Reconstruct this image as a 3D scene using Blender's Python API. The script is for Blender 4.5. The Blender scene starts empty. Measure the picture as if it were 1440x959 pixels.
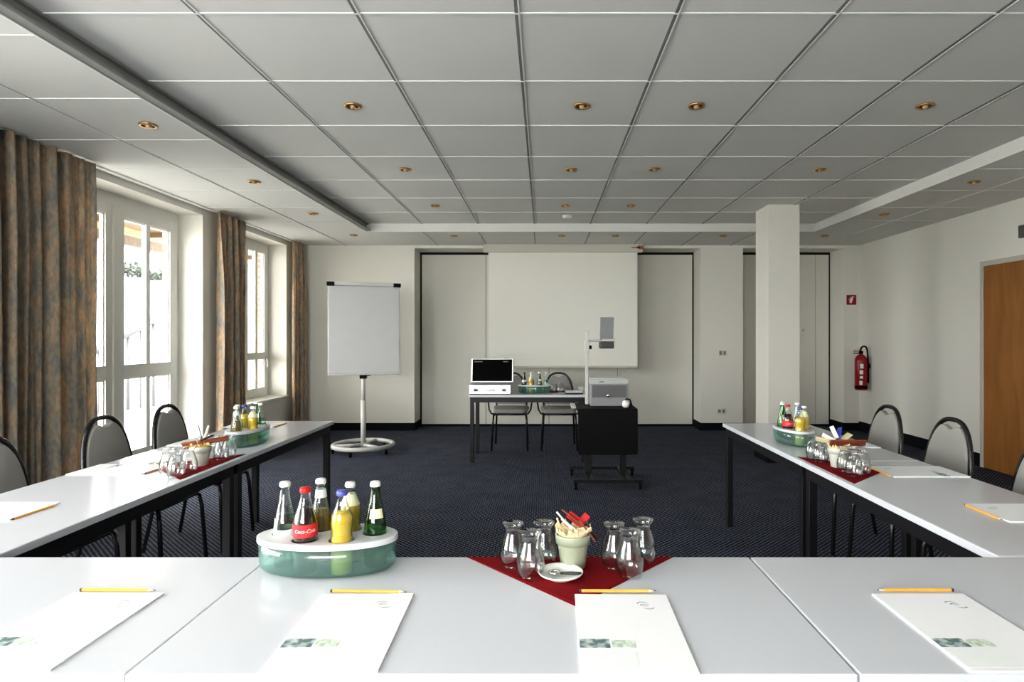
import bpy, bmesh, math, random
from mathutils import Vector, Matrix
random.seed(7)
PI = math.pi
scene = bpy.context.scene
COL = scene.collection
R = math.radians

# ------------------------------------------------------------------ materials
def nodes_of(name):
    m = bpy.data.materials.new(name); m.use_nodes = True
    nt = m.node_tree; b = nt.nodes['Principled BSDF']
    return m, nt, b

def mat(name, col, rough=0.5, metal=0.0, noise=0.04, nscale=30, bump=0.0, spec=0.5, trans=0.0, ior=1.45, alpha=1.0, emit=None, coat=0.0):
    m, nt, b = nodes_of(name)
    b.inputs['Roughness'].default_value = rough
    b.inputs['Metallic'].default_value = metal
    b.inputs['Specular IOR Level'].default_value = spec
    b.inputs['Transmission Weight'].default_value = trans
    b.inputs['IOR'].default_value = ior
    b.inputs['Alpha'].default_value = alpha
    b.inputs['Coat Weight'].default_value = coat
    c = (col[0], col[1], col[2], 1)
    b.inputs['Base Color'].default_value = c
    if emit:
        b.inputs['Emission Color'].default_value = (*emit[:3], 1)
        b.inputs['Emission Strength'].default_value = emit[3]
    if noise > 0:
        tc = nt.nodes.new('ShaderNodeTexCoord')
        n = nt.nodes.new('ShaderNodeTexNoise'); n.inputs['Scale'].default_value = nscale
        n.inputs['Detail'].default_value = 3
        nt.links.new(tc.outputs['Object'], n.inputs['Vector'])
        mx = nt.nodes.new('ShaderNodeMixRGB'); mx.blend_type = 'MIX'
        mx.inputs[1].default_value = tuple(max(0, x * (1 - noise)) for x in col) + (1,)
        mx.inputs[2].default_value = tuple(min(1, x * (1 + noise)) for x in col) + (1,)
        nt.links.new(n.outputs['Fac'], mx.inputs[0])
        nt.links.new(mx.outputs[0], b.inputs['Base Color'])
        if bump > 0:
            bp = nt.nodes.new('ShaderNodeBump'); bp.inputs['Strength'].default_value = bump
            bp.inputs['Distance'].default_value = 0.002
            nt.links.new(n.outputs['Fac'], bp.inputs['Height'])
            nt.links.new(bp.outputs[0], b.inputs['Normal'])
    return m

def ramp(nt, fac, stops):
    r = nt.nodes.new('ShaderNodeValToRGB')
    els = r.color_ramp.elements
    while len(els) < len(stops): els.new(0.5)
    for e, (p, c) in zip(els, stops):
        e.position = p; e.color = (*c, 1)
    nt.links.new(fac, r.inputs[0])
    return r.outputs[0]

def mat_carpet():
    m, nt, b = nodes_of('carpet')
    tc = nt.nodes.new('ShaderNodeTexCoord')
    mp = nt.nodes.new('ShaderNodeMapping'); mp.inputs['Scale'].default_value = (1/0.025,)*3
    mp.inputs['Rotation'].default_value = (0, 0, R(45))
    v = nt.nodes.new('ShaderNodeTexVoronoi'); v.inputs['Randomness'].default_value = 0.12
    v.voronoi_dimensions = '2D'; v.inputs['Scale'].default_value = 1
    nt.links.new(tc.outputs['Object'], mp.inputs[0]); nt.links.new(mp.outputs[0], v.inputs['Vector'])
    c = ramp(nt, v.outputs['Distance'], [(0.0, (.26, .28, .35)), (0.25, (.21, .23, .30)), (0.38, (.020, .024, .042)), (1, (.014, .017, .030))])
    n = nt.nodes.new('ShaderNodeTexNoise'); n.inputs['Scale'].default_value = 5
    nt.links.new(tc.outputs['Object'], n.inputs['Vector'])
    mx = nt.nodes.new('ShaderNodeMixRGB'); mx.blend_type = 'MULTIPLY'; mx.inputs[0].default_value = 0.5
    nt.links.new(c, mx.inputs[1]); nt.links.new(n.outputs['Fac'], mx.inputs[2])
    nt.links.new(mx.outputs[0], b.inputs['Base Color'])
    b.inputs['Roughness'].default_value = 0.95; b.inputs['Specular IOR Level'].default_value = 0.12
    bp = nt.nodes.new('ShaderNodeBump'); bp.inputs['Strength'].default_value = .25; bp.inputs['Distance'].default_value = .003
    nt.links.new(v.outputs['Distance'], bp.inputs['Height']); nt.links.new(bp.outputs[0], b.inputs['Normal'])
    return m

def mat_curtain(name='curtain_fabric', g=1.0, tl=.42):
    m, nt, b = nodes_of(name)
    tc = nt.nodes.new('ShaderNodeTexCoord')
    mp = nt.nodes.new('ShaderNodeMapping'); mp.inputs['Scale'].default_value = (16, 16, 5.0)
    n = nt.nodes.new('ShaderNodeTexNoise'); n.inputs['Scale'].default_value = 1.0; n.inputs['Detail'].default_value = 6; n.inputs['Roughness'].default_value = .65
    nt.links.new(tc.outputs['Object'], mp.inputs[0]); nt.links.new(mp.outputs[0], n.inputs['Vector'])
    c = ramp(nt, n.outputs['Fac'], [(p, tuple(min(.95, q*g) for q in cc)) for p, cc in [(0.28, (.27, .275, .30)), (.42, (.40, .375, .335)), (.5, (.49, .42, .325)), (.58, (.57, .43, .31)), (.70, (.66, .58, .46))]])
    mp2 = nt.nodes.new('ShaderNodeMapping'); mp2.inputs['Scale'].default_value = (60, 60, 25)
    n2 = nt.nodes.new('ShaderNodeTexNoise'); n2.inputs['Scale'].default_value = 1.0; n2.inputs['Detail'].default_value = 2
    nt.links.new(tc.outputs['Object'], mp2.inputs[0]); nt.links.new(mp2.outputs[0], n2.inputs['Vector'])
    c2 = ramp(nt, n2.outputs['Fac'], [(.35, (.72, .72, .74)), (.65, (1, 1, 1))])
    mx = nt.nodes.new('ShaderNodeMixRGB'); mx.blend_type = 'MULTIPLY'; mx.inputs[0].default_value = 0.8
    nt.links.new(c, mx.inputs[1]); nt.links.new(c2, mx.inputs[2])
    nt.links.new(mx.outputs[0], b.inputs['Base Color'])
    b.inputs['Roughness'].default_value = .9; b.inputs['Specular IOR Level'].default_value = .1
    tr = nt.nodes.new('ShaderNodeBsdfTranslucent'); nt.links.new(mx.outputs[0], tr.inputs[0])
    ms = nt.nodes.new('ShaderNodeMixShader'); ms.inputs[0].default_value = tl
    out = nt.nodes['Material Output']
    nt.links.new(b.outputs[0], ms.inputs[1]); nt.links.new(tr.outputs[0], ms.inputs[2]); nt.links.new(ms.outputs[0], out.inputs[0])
    return m

def mat_wood(name, c1, c2, sc=(3, 30, 1.2), rough=.45):
    m, nt, b = nodes_of(name)
    tc = nt.nodes.new('ShaderNodeTexCoord')
    mp = nt.nodes.new('ShaderNodeMapping'); mp.inputs['Scale'].default_value = sc
    n = nt.nodes.new('ShaderNodeTexNoise'); n.inputs['Scale'].default_value = 2; n.inputs['Detail'].default_value = 5; n.inputs['Distortion'].default_value = .6
    nt.links.new(tc.outputs['Object'], mp.inputs[0]); nt.links.new(mp.outputs[0], n.inputs['Vector'])
    c = ramp(nt, n.outputs['Fac'], [(.35, c1), (.65, c2)])
    nt.links.new(c, b.inputs['Base Color']); b.inputs['Roughness'].default_value = rough
    return m

def mat_brick():
    m, nt, b = nodes_of('brick')
    tc = nt.nodes.new('ShaderNodeTexCoord')
    sp = nt.nodes.new('ShaderNodeSeparateXYZ'); cb = nt.nodes.new('ShaderNodeCombineXYZ'); ad = nt.nodes.new('ShaderNodeMath'); ad.operation = 'ADD'
    nt.links.new(tc.outputs['Object'], sp.inputs[0]); nt.links.new(sp.outputs['X'], ad.inputs[0]); nt.links.new(sp.outputs['Y'], ad.inputs[1])
    nt.links.new(ad.outputs[0], cb.inputs['X']); nt.links.new(sp.outputs['Z'], cb.inputs['Y'])
    br = nt.nodes.new('ShaderNodeTexBrick'); br.inputs['Scale'].default_value = 1
    br.inputs['Brick Width'].default_value = .24; br.inputs['Row Height'].default_value = .075; br.inputs['Mortar Size'].default_value = .006
    br.inputs['Color1'].default_value = (.27, .15, .10, 1); br.inputs['Color2'].default_value = (.33, .21, .14, 1); br.inputs['Mortar'].default_value = (.6, .57, .52, 1)
    nt.links.new(cb.outputs[0], br.inputs['Vector']); nt.links.new(br.outputs['Color'], b.inputs['Base Color'])
    b.inputs['Roughness'].default_value = .9
    return m

def mat_picture(name, c1, c2, c3, scale):
    m, nt, b = nodes_of(name)
    tc = nt.nodes.new('ShaderNodeTexCoord')
    n = nt.nodes.new('ShaderNodeTexNoise'); n.inputs['Scale'].default_value = scale; n.inputs['Detail'].default_value = 3
    nt.links.new(tc.outputs['Object'], n.inputs['Vector'])
    c = ramp(nt, n.outputs['Fac'], [(.38, c1), (.5, c2), (.62, c3)])
    nt.links.new(c, b.inputs['Base Color']); b.inputs['Roughness'].default_value = .5
    return m

def mat_glass(name, col=(1, 1, 1), rough=0.0, ior=1.45):
    # real glass with tinted transparent shadow through-light handled by the renderer
    return mat(name, col, rough=rough, noise=0, trans=1.0, ior=ior)

def mat_thin(name, face, edge, gl=.06, ge=.75, rough=.03, frost=None, frost_fac=0.0, power=2.5):
    m, nt, b = nodes_of(name); nt.nodes.remove(b)
    out = nt.nodes['Material Output']
    lw = nt.nodes.new('ShaderNodeLayerWeight'); lw.inputs['Blend'].default_value = .5
    pw = nt.nodes.new('ShaderNodeMath'); pw.operation = 'POWER'; pw.inputs[1].default_value = power
    nt.links.new(lw.outputs['Facing'], pw.inputs[0])
    mc = nt.nodes.new('ShaderNodeMixRGB'); mc.inputs[1].default_value = (*face, 1); mc.inputs[2].default_value = (*edge, 1)
    nt.links.new(pw.outputs[0], mc.inputs[0])
    t = nt.nodes.new('ShaderNodeBsdfTransparent'); nt.links.new(mc.outputs[0], t.inputs[0])
    g = nt.nodes.new('ShaderNodeBsdfGlossy'); g.inputs['Roughness'].default_value = rough; g.inputs[0].default_value = (1, 1, 1, 1)
    mr = nt.nodes.new('ShaderNodeMapRange'); mr.inputs[3].default_value = gl; mr.inputs[4].default_value = ge
    nt.links.new(pw.outputs[0], mr.inputs[0])
    base = t.outputs[0]
    if frost:
        d = nt.nodes.new('ShaderNodeBsdfDiffuse'); d.inputs[0].default_value = (*frost, 1)
        tl = nt.nodes.new('ShaderNodeBsdfTranslucent'); tl.inputs[0].default_value = (*frost, 1)
        a = nt.nodes.new('ShaderNodeMixShader'); a.inputs[0].default_value = .45
        nt.links.new(d.outputs[0], a.inputs[1]); nt.links.new(tl.outputs[0], a.inputs[2])
        c = nt.nodes.new('ShaderNodeMixShader'); c.inputs[0].default_value = frost_fac
        nt.links.new(base, c.inputs[1]); nt.links.new(a.outputs[0], c.inputs[2]); base = c.outputs[0]
    ms = nt.nodes.new('ShaderNodeMixShader')
    nt.links.new(mr.outputs[0], ms.inputs[0]); nt.links.new(base, ms.inputs[1]); nt.links.new(g.outputs[0], ms.inputs[2])
    nt.links.new(ms.outputs[0], out.inputs[0])
    return m

def mat_pane():
    m, nt, b = nodes_of('window_glass')
    out = nt.nodes['Material Output']
    t = nt.nodes.new('ShaderNodeBsdfTransparent'); t.inputs[0].default_value = (.96, .97, .96, 1)
    g = nt.nodes.new('ShaderNodeBsdfGlossy'); g.inputs['Roughness'].default_value = .01
    ms = nt.nodes.new('ShaderNodeMixShader')
    ms.inputs[0].default_value = .03
    nt.links.new(t.outputs[0], ms.inputs[1]); nt.links.new(g.outputs[0], ms.inputs[2])
    nt.links.new(ms.outputs[0], out.inputs[0])
    return m

M = {}
M['wall'] = mat('wall_plaster', (.74, .725, .675), .85, noise=.02, nscale=60, bump=.08)
M['ceil'] = mat('ceiling_tile', (.74, .74, .715), .9, noise=.02, nscale=200)
M['grid_white'] = mat('grid_white', (.82, .82, .80), .6, noise=.01)
M['grid_grey'] = mat('grid_grey', (.20, .20, .20), .7, noise=.02)
M['carpet'] = mat_carpet()
M['channel_shade'] = mat('channel_shade', (.30, .30, .29), .6, noise=.03)
M['skirt'] = mat('skirting_carpet', (.012, .013, .018), .95, noise=.2, nscale=300, spec=.1)
M['white_paint'] = mat('white_paint', (.80, .80, .76), .4, noise=.01)
M['panel'] = mat('panel_cream', (.70, .685, .63), .55, noise=.02, nscale=8)
M['dark_gap'] = mat('dark_gap', (.015, .015, .015), .9, noise=.05)
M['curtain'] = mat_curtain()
M['curtain_lit'] = mat_curtain('curtain_fabric_lit', 1.4, .55)  # same fabric; sunlight put into it as a paler, more translucent colour
M['pane'] = mat_pane()
M['laminate'] = mat('grey_laminate', (.64, .655, .70), .16, noise=.025, nscale=400, spec=.5)
M['black_steel'] = mat('black_steel', (.006, .006, .008), .45, noise=.05)
M['black_frame'] = mat('black_tube', (.014, .013, .015), .25, noise=.04, spec=.6)
M['grey_fabric'] = mat('grey_fabric', (.33, .32, .305), .9, noise=.12, nscale=500, bump=.25, spec=.15)
M['black_plastic'] = mat('black_plastic', (.004, .004, .005), .6, noise=.05, spec=.2)
M['foam'] = mat('black_foam', (.005, .005, .006), .95, noise=.2, nscale=200, bump=.3, spec=.05)
M['alu'] = mat('aluminium', (.70, .71, .72), .35, metal=.85, noise=.03, nscale=90)
M['chrome'] = mat('chrome', (.75, .75, .76), .12, metal=1, noise=.01)
M['light_grey'] = mat('light_grey_metal', (.55, .55, .52), .4, noise=.02)
M['projector'] = mat('projector_grey', (.27, .275, .285), .5, noise=.03)
M['projector_dark'] = mat('projector_dark', (.13, .132, .135), .5, noise=.03)
M['projector_light'] = mat('projector_light', (.48, .48, .48), .45, noise=.03)
M['screen'] = mat('screen_white', (.83, .82, .76), .8, noise=.01)
M['screen_case'] = mat('screen_case', (.56, .55, .49), .5, noise=.02)
M['redbrown'] = mat('red_brown_plastic', (.35, .13, .09), .5, noise=.1)
M['paper'] = mat('white_paper', (.90, .90, .92), .8, noise=.01, spec=.1)
M['flip_paper'] = mat('flip_paper', (.52, .52, .53), .8, noise=.03, nscale=10)
M['napkin'] = mat('red_napkin', (.215, .012, .016), .9, noise=.12, nscale=300, bump=.2, spec=.1)
M['red_paint'] = mat('red_paint', (.29, .012, .018), .3, noise=.03)
M['sign_white'] = mat('sign_white', (.85, .83, .80), .6, noise=.01)
M['pot'] = mat('pale_green_glaze', (.36, .385, .29), .45, noise=.06, nscale=25)
M['porcelain'] = mat('white_porcelain', (.86, .85, .82), .15, noise=.01)
M['cream'] = mat('cream_paper', (.72, .62, .40), .8, noise=.15, nscale=90)
M['straw'] = mat('straw_paper', (.66, .47, .18), .8, noise=.2, nscale=90)
M['white_packet'] = mat('white_packet', (.85, .83, .76), .5, noise=.03)
M['red_packet'] = mat('red_packet', (.48, .02, .03), .4, noise=.08)
M['rust_packet'] = mat('rust_packet', (.20, .052, .024), .5, noise=.35, nscale=60)
M['blue_packet'] = mat('blue_packet', (.04, .06, .30), .4, noise=.08)
M['dark_packet'] = mat('dark_packet', (.04, .025, .02), .4, noise=.1)
M['brass'] = mat('brass', (.55, .33, .12), .3, metal=.9, noise=.05)
M['lamp_dark'] = mat('lamp_reflector', (.09, .065, .045), .35, metal=.4, noise=.05)
M['lamp_bulb'] = mat('lamp_bulb', (.55, .40, .25), .3, noise=.02)
M['pencil'] = mat_wood('pencil_wood', (.75, .38, .07), (.85, .48, .12), (8, 60, 60))
M['graphite'] = mat('graphite', (.05, .05, .05), .4, noise=.02)
M['door_wood'] = mat_wood('door_beech', (.25, .105, .025), (.33, .145, .038), (3, 6, .8))
M['frame_grey'] = mat('door_frame', (.50, .49, .43), .5, noise=.02)
M['brick'] = mat_brick()
M['timber'] = mat_wood('canopy_timber', (.10, .062, .03), (.15, .095, .05), (2, 12, 12))
M['timber_dark'] = mat_wood('timber_dark', (.10,.07,.04), (.15,.11,.07), (2, 12, 12))
M['timber_lit'] = mat_wood('timber_lit', (.5,.38,.22), (.6,.46,.28), (2, 12, 12))
M['terrace'] = mat('terrace_paving', (.42, .415, .40), .9, noise=.12, nscale=3)
M['rail'] = mat('rail_paint', (.07, .07, .075), .5, noise=.05)
M['leaf'] = mat('leaves', (.035, .042, .035), .8, noise=.5, nscale=6)
M['bark'] = mat('bark', (.16, .11, .08), .9, noise=.3, nscale=12)
M['glass'] = mat_thin('drinking_glass', (.97,.98,.98), (.50,.52,.53), .05, .70, power=2.2)
M['bottle_clear'] = mat_thin('bottle_clear', (.93,.97,.95), (.45,.53,.50), .06, .7, power=2.2)
M['bottle_green'] = mat_thin('bottle_green', (.22,.55,.20), (.02,.12,.04), .06, .6)
M['bottle_brown'] = mat_thin('bottle_brown', (.16,.07,.03), (.02,.01,.005), .06, .6)
M['cola'] = mat('cola_liquid', (.018, .006, .005), .1, noise=0)
M['orange'] = mat('orange_liquid', (.72, .46, .045), .25, noise=.05)
M['amber'] = mat('amber_liquid', (.16, .12, .03), .15, noise=.05)
M['water'] = mat_thin('water_liquid', (.80,.90,.86), (.45,.58,.53), .03, .4)
M['cap_white'] = mat('cap_white', (.80, .80, .78), .35, noise=.03)
M['cap_red'] = mat('cap_red', (.60, .02, .025), .35, noise=.03)
M['cap_blue'] = mat('cap_blue', (.10, .11, .42), .35, noise=.03)
M['cap_green'] = mat('cap_green', (.05, .25, .08), .35, noise=.03)
M['label_red'] = mat('label_red', (.62, .03, .04), .5, noise=.04)
M['label_cream'] = mat('label_cream', (.75, .74, .50), .5, noise=.1, nscale=60)
M['label_white'] = mat('label_white', (.72, .80, .76), .5, noise=.05)
M['cooler'] = mat_thin('cooler_green', (.78,.92,.89), (.50,.72,.67), .05, .40, rough=.12, frost=(.46,.68,.63), frost_fac=.14)
M['cooler_lid'] = mat('cooler_lid', (.60, .61, .635), .35, noise=.01, nscale=20)
M['print_grey'] = mat_picture('print_grey', (.12, .19, .20), (.38, .46, .45), (.70, .75, .74), 60)
M['print_green'] = mat_picture('print_green', (.45, .60, .42), (.68, .76, .66), (.85, .88, .86), 70)
M['print_pale'] = mat('print_pale', (.87, .905, .90), .6, noise=.03)
M['ink'] = mat('ink_grey', (.32, .33, .35), .6, noise=.02)
M['outlet'] = mat('outlet_plastic', (.66, .65, .60), .4, noise=.02)
M['socket_dark'] = mat('socket_dark', (.25, .24, .21), .5, noise=.02)

# ------------------------------------------------------------------ geometry helpers
def xf(pts, mtx):
    return [mtx @ Vector(p) for p in pts]

def add_box(bm, x0, x1, y0, y1, z0, z1, bevel=0, mtx=None, seg=2):
    vs = [(x0,y0,z0),(x1,y0,z0),(x1,y1,z0),(x0,y1,z0),(x0,y0,z1),(x1,y0,z1),(x1,y1,z1),(x0,y1,z1)]
    t = bmesh.new()
    v = [t.verts.new(p) for p in vs]
    for f in [(0,3,2,1),(4,5,6,7),(0,1,5,4),(1,2,6,5),(2,3,7,6),(3,0,4,7)]:
        t.faces.new([v[i] for i in f])
    if bevel > 0:
        bmesh.ops.bevel(t, geom=t.edges[:], offset=bevel, segments=seg, profile=.5, affect='EDGES')
    merge(bm, t, mtx, smooth=False)

def merge(bm, t, mtx=None, smooth=True):
    if mtx is not None: t.transform(mtx)
    for f in t.faces: f.smooth = smooth
    me = bpy.data.meshes.new('tmp'); t.to_mesh(me); t.free()
    bm.from_mesh(me); bpy.data.meshes.remove(me)

def add_tube(bm, path, r, seg=10, closed=False, cap=True, rads=None):
    P = [Vector(p) for p in path]; n = len(P)
    t = bmesh.new(); rings = []
    up = None
    for i in range(n):
        if closed: d = P[(i+1) % n] - P[i-1]
        else: d = P[min(i+1, n-1)] - P[max(i-1, 0)]
        d.normalize()
        if up is None:
            a = Vector((0,0,1)) if abs(d.z) < .9 else Vector((1,0,0))
            up = (a - d * a.dot(d)).normalized()
        else:
            up = (up - d * up.dot(d))
            if up.length < 1e-5: up = d.orthogonal()
            up.normalize()
        s = d.cross(up)
        rr = rads[i] if rads else r
        rings.append([t.verts.new(P[i] + (up * math.cos(a) + s * math.sin(a)) * rr) for a in [2*PI*k/seg for k in range(seg)]])
    rng = range(n) if closed else range(n-1)
    for i in rng:
        A, B = rings[i], rings[(i+1) % n]
        for k in range(seg):
            t.faces.new([A[k], A[(k+1)%seg], B[(k+1)%seg], B[k]])
    if cap and not closed:
        t.faces.new(rings[0]); t.faces.new(rings[-1])
    bmesh.ops.recalc_face_normals(t, faces=t.faces[:])
    merge(bm, t, None, True)

def add_lathe(bm, prof, seg=24, mtx=None, sx=1.0, sy=1.0, closed_prof=False, smooth=True):
    t = bmesh.new(); rings = []
    for (r, z) in prof:
        if r < 1e-6: rings.append([t.verts.new((0,0,z))])
        else: rings.append([t.verts.new((sx*r*math.cos(2*PI*k/seg), sy*r*math.sin(2*PI*k/seg), z)) for k in range(seg)])
    n = len(prof)
    for i in range(n if closed_prof else n-1):
        A, B = rings[i], rings[(i+1) % n]
        for k in range(seg):
            k2 = (k+1) % seg
            if len(A) == 1 and len(B) == 1: continue
            if len(A) == 1: t.faces.new([A[0], B[k2], B[k]])
            elif len(B) == 1: t.faces.new([A[k], A[k2], B[0]])
            else: t.faces.new([A[k], A[k2], B[k2], B[k]])
    bmesh.ops.recalc_face_normals(t, faces=t.faces[:])
    merge(bm, t, mtx, smooth)

def add_prism(bm, poly, d, mtx=None, bevel=0, smooth=False):
    """poly in local XY, extruded z 0..d"""
    t = bmesh.new()
    a = [t.verts.new((x, y, 0)) for x, y in poly]; b = [t.verts.new((x, y, d)) for x, y in poly]
    t.faces.new(list(reversed(a))); t.faces.new(b)
    n = len(poly)
    for i in range(n): t.faces.new([a[i], a[(i+1)%n], b[(i+1)%n], b[i]])
    bmesh.ops.recalc_face_normals(t, faces=t.faces[:])
    if bevel > 0:
        es = [e for e in t.edges if abs(e.verts[0].co.z - e.verts[1].co.z) < 1e-7]
        bmesh.ops.bevel(t, geom=es, offset=bevel, segments=3, profile=.5, affect='EDGES')
    merge(bm, t, mtx, smooth)

def obj(name, bm, material, parent=None, loc=None, autosmooth=False):
    me = bpy.data.meshes.new(name); bm.to_mesh(me); bm.free()
    ms = material if isinstance(material, (list, tuple)) else [material]
    for m in ms: me.materials.append(M[m] if isinstance(m, str) else m)
    o = bpy.data.objects.new(name, me); COL.objects.link(o)
    if parent is not None: o.parent = parent
    if loc is not None: o.location = loc
    return o

def B(): return bmesh.new()

def box_obj(name, dims, material, parent=None, bevel=0, loc=None):
    bm = B(); add_box(bm, *dims, bevel=bevel); return obj(name, bm, material, parent, loc)

def tube_obj(name, path, r, material, parent=None, seg=10, closed=False, rads=None):
    bm = B(); add_tube(bm, path, r, seg, closed, rads=rads); return obj(name, bm, material, parent)

def tag(o, label, cat, group=None, kind=None):
    o['label'] = label; o['category'] = cat
    if group: o['group'] = group
    if kind: o['kind'] = kind
    return o

def thing(name, label, cat, loc=(0,0,0), rz=0, group=None):
    o = bpy.data.objects.new(name, None); COL.objects.link(o)
    o.empty_display_size = .1
    o.location = loc; o.rotation_euler = (0, 0, rz)
    return tag(o, label, cat, group)

def struct(o):
    o['kind'] = 'structure'; return o

def dup(root, loc, rz, label, group=None):
    r = root.copy(); COL.objects.link(r); r.location = loc; r.rotation_euler = (0, 0, rz)
    r['label'] = label
    if group: r['group'] = group
    for ch in list(root.children):
        c = ch.copy(); COL.objects.link(c); c.parent = r
        for g in list(ch.children):
            d = g.copy(); COL.objects.link(d); d.parent = c
    return r

# ------------------------------------------------------------------ key dimensions
HC = 1.33                       # camera height
TT = 0.72                       # table top height
XL, XR = -3.47, 4.50            # side walls
YB, YBR = 8.69, 9.10            # back wall face, recess face
ZP, ZC = 2.64, 2.735            # perimeter and coffer ceilings
CX0, CX1, CY1, CY0 = -2.20, 3.352, 7.54, -2.26
YN = -2.9                       # rear wall

# ------------------------------------------------------------------ structure
bm = B(); add_box(bm, XL-.35, XR+.1, YN-.1, YBR+.1, -.05, 0); struct(obj('floor', bm, 'carpet'))

# ceiling: perimeter ring with a raised coffer field
bm = B()
add_box(bm, CX0, CX1, CY0, CY1, ZC, ZC+.05)
add_box(bm, XL-.05, CX0, YN-.1, YBR+.1, ZP, ZC+.05)
add_box(bm, CX1, XR+.1, YN-.1, YBR+.1, ZP, ZC+.05)
add_box(bm, CX0, CX1, CY1, YBR+.1, ZP, ZC+.05)
add_box(bm, CX0, CX1, YN-.1, CY0, ZP, ZC+.05)
struct(obj('ceiling', bm, 'ceil'))
bmw, bmg = B(), B()
LX = [-.118 + .694*k for k in range(-2, 6)]      # depth lines in the coffer
LY = [CY1 - .70*k for k in range(1, 14)]
for x in LX[0:8]:
    if CX0+.1 < x < CX1-.1:
        add_box(bmg, x-.009, x+.006, CY0, CY1, ZC-.003, ZC)
        add_box(bmw, x+.006, x+.013, CY0, CY1, ZC-.006, ZC)
        add_box(bmg, x-.008, x+.004, CY1, YB, ZP-.003, ZP)
        add_box(bmw, x+.004, x+.010, CY1, YB, ZP-.005, ZP)
for y in LY:
    add_box(bmw, CX0, CX1, y-.006, y+.006, ZC-.004, ZC)
    add_box(bmw, XL+.08, CX0, y-.003, y+.003, ZP-.003, ZP)
    add_box(bmw, CX1, XR, y-.003, y+.003, ZP-.003, ZP)
add_box(bmg, -2.815, -2.803, YN, YB, ZP-.003, ZP); add_box(bmw, -2.803, -2.798, YN, YB, ZP-.005, ZP)
add_box(bmw, 3.93, 3.938, YN, YB, ZP-.003, ZP)
add_box(bmw, XL+.02, XL+.07, YN, YB, ZP-.012, ZP)          # curtain rail along the window wall
struct(obj('trim_1', bmw, 'grid_white')); struct(obj('trim_2', bmg, 'grid_grey'))
bm = B(); add_box(bm, CX0, CX0+.06, CY0, CY1, ZP+.002, ZP+.018); add_box(bm, CX0, CX0+.004, CY0, CY1, ZP+.018, ZC); add_box(bm, CX0+.004, CX0+.03, CY0, CY1, ZC-.012, ZC-.001)
struct(obj('trim_3', bm, 'channel_shade'))  # channel on the left step; its shade is put into the dark grey
bm = B(); add_box(bm, CX0-.01, CX0+.001, CY0, CY1, ZP-.004, ZP+.001); add_box(bm, CX1-.001, CX1+.012, CY0, CY1, ZP-.004, ZP+.001); add_box(bm, CX0, CX1, CY1-.001, CY1+.01, ZP-.004, ZP+.001)
struct(obj('trim_4', bm, 'grid_white'))

# left wall with niches: near niche (unseen, added for its light), terrace door niche, window niche
XW = XL-.33
ND0, ND1 = 4.33, 6.19          # terrace door niche
NW0, NW1 = 6.90, 8.20          # window niche
NN0, NN1 = -.6, 2.3           # unseen niche beside the camera, added to light the front tables
ZL, ZS = 2.57, .55
bm = B()
for a, b in ((YN-.1, NN0), (NN1, ND0), (ND1, NW0), (NW1, YBR+.1)):
    add_box(bm, XW, XL, a, b, 0, ZP)
for a, b in ((NN0, NN1), (ND0, ND1), (NW0, NW1)):
    add_box(bm, XW, XL, a, b, ZL, ZP)
add_box(bm, XW, XL, NW0, NW1, 0, ZS-.03)
struct(obj('wall_left', bm, 'wall'))
bm = B(); add_box(bm, XW, XL+.03, NW0-.02, NW1+.02, ZS-.03, ZS, .006); struct(obj('trim_5', bm, 'white_paint'))
# outer brick leaf
XO = XW-.15
bm = B()
for a, b in ((YN-.5, NN0), (NN1, ND0-.05), (ND1+.11, NW0-.05), (NW1+.05, YBR+1.5)):
    add_box(bm, XO, XW-.005, a, b, -.05, 3.2)
for a, b in ((NN0, NN1), (ND0-.05, ND1+.11), (NW0-.05, NW1+.05)):
    add_box(bm, XO, XW-.005, a, b, 2.5, 3.2)
add_box(bm, XO, XW-.005, NW0-.05, NW1+.05, -.05, ZS-.05)
struct(obj('wall_outside', bm, 'brick'))

# back wall
bm = B()
add_box(bm, XL, -1.85, YB, YBR+.1, 0, ZP)
add_box(bm, 2.24, 2.84, YB, YBR+.1, 0, ZP)
add_box(bm, 4.28, XR, YB, YBR+.1, 0, ZP)
add_box(bm, -1.85, 2.24, YB, YBR+.1, 2.597, ZP); add_box(bm, 2.84, 4.28, YB, YBR+.1, 2.597, ZP)
add_box(bm, -1.85, 2.24, YBR+.05, YBR+.1, 0, 2.597); add_box(bm, 2.84, 4.28, YBR+.05, YBR+.1, 0, 2.597)
struct(obj('wall_back', bm, 'wall'))
def panels(name, x0, x1, seams):
    e = bpy.data.objects.new(name, None); COL.objects.link(e); e.location = (x0, YBR, 0); struct(e)
    xs = [x0+.02] + seams + [x1-.02]
    for a, b in zip(xs[:-1], xs[1:]):
        box_obj('panel', (a-x0+.003, b-x0-.003, 0, .04, .03, 2.56), 'panel', e, .003)
    bm = B(); add_box(bm, .0, x1-x0, .012, .05, 0, 2.597); obj('track', bm, 'dark_gap', e)
    return e
d3 = panels('door_3', -1.85, 2.24, [-.87, .075, 1.10])
d4 = panels('door_4', 2.84, 4.28, [3.55, 4.06])
bm = B(); add_lathe(bm, [(0,0),(.022,0),(.022,.012),(.012,.016),(0,.016)], 16, Matrix.Translation((1.03, -.0, 1.44)) @ Matrix.Rotation(PI/2, 4, 'X'))
lk = obj('lock', bm, 'light_grey', d4); lk['label'] = 'round metal lock rosette'
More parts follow.
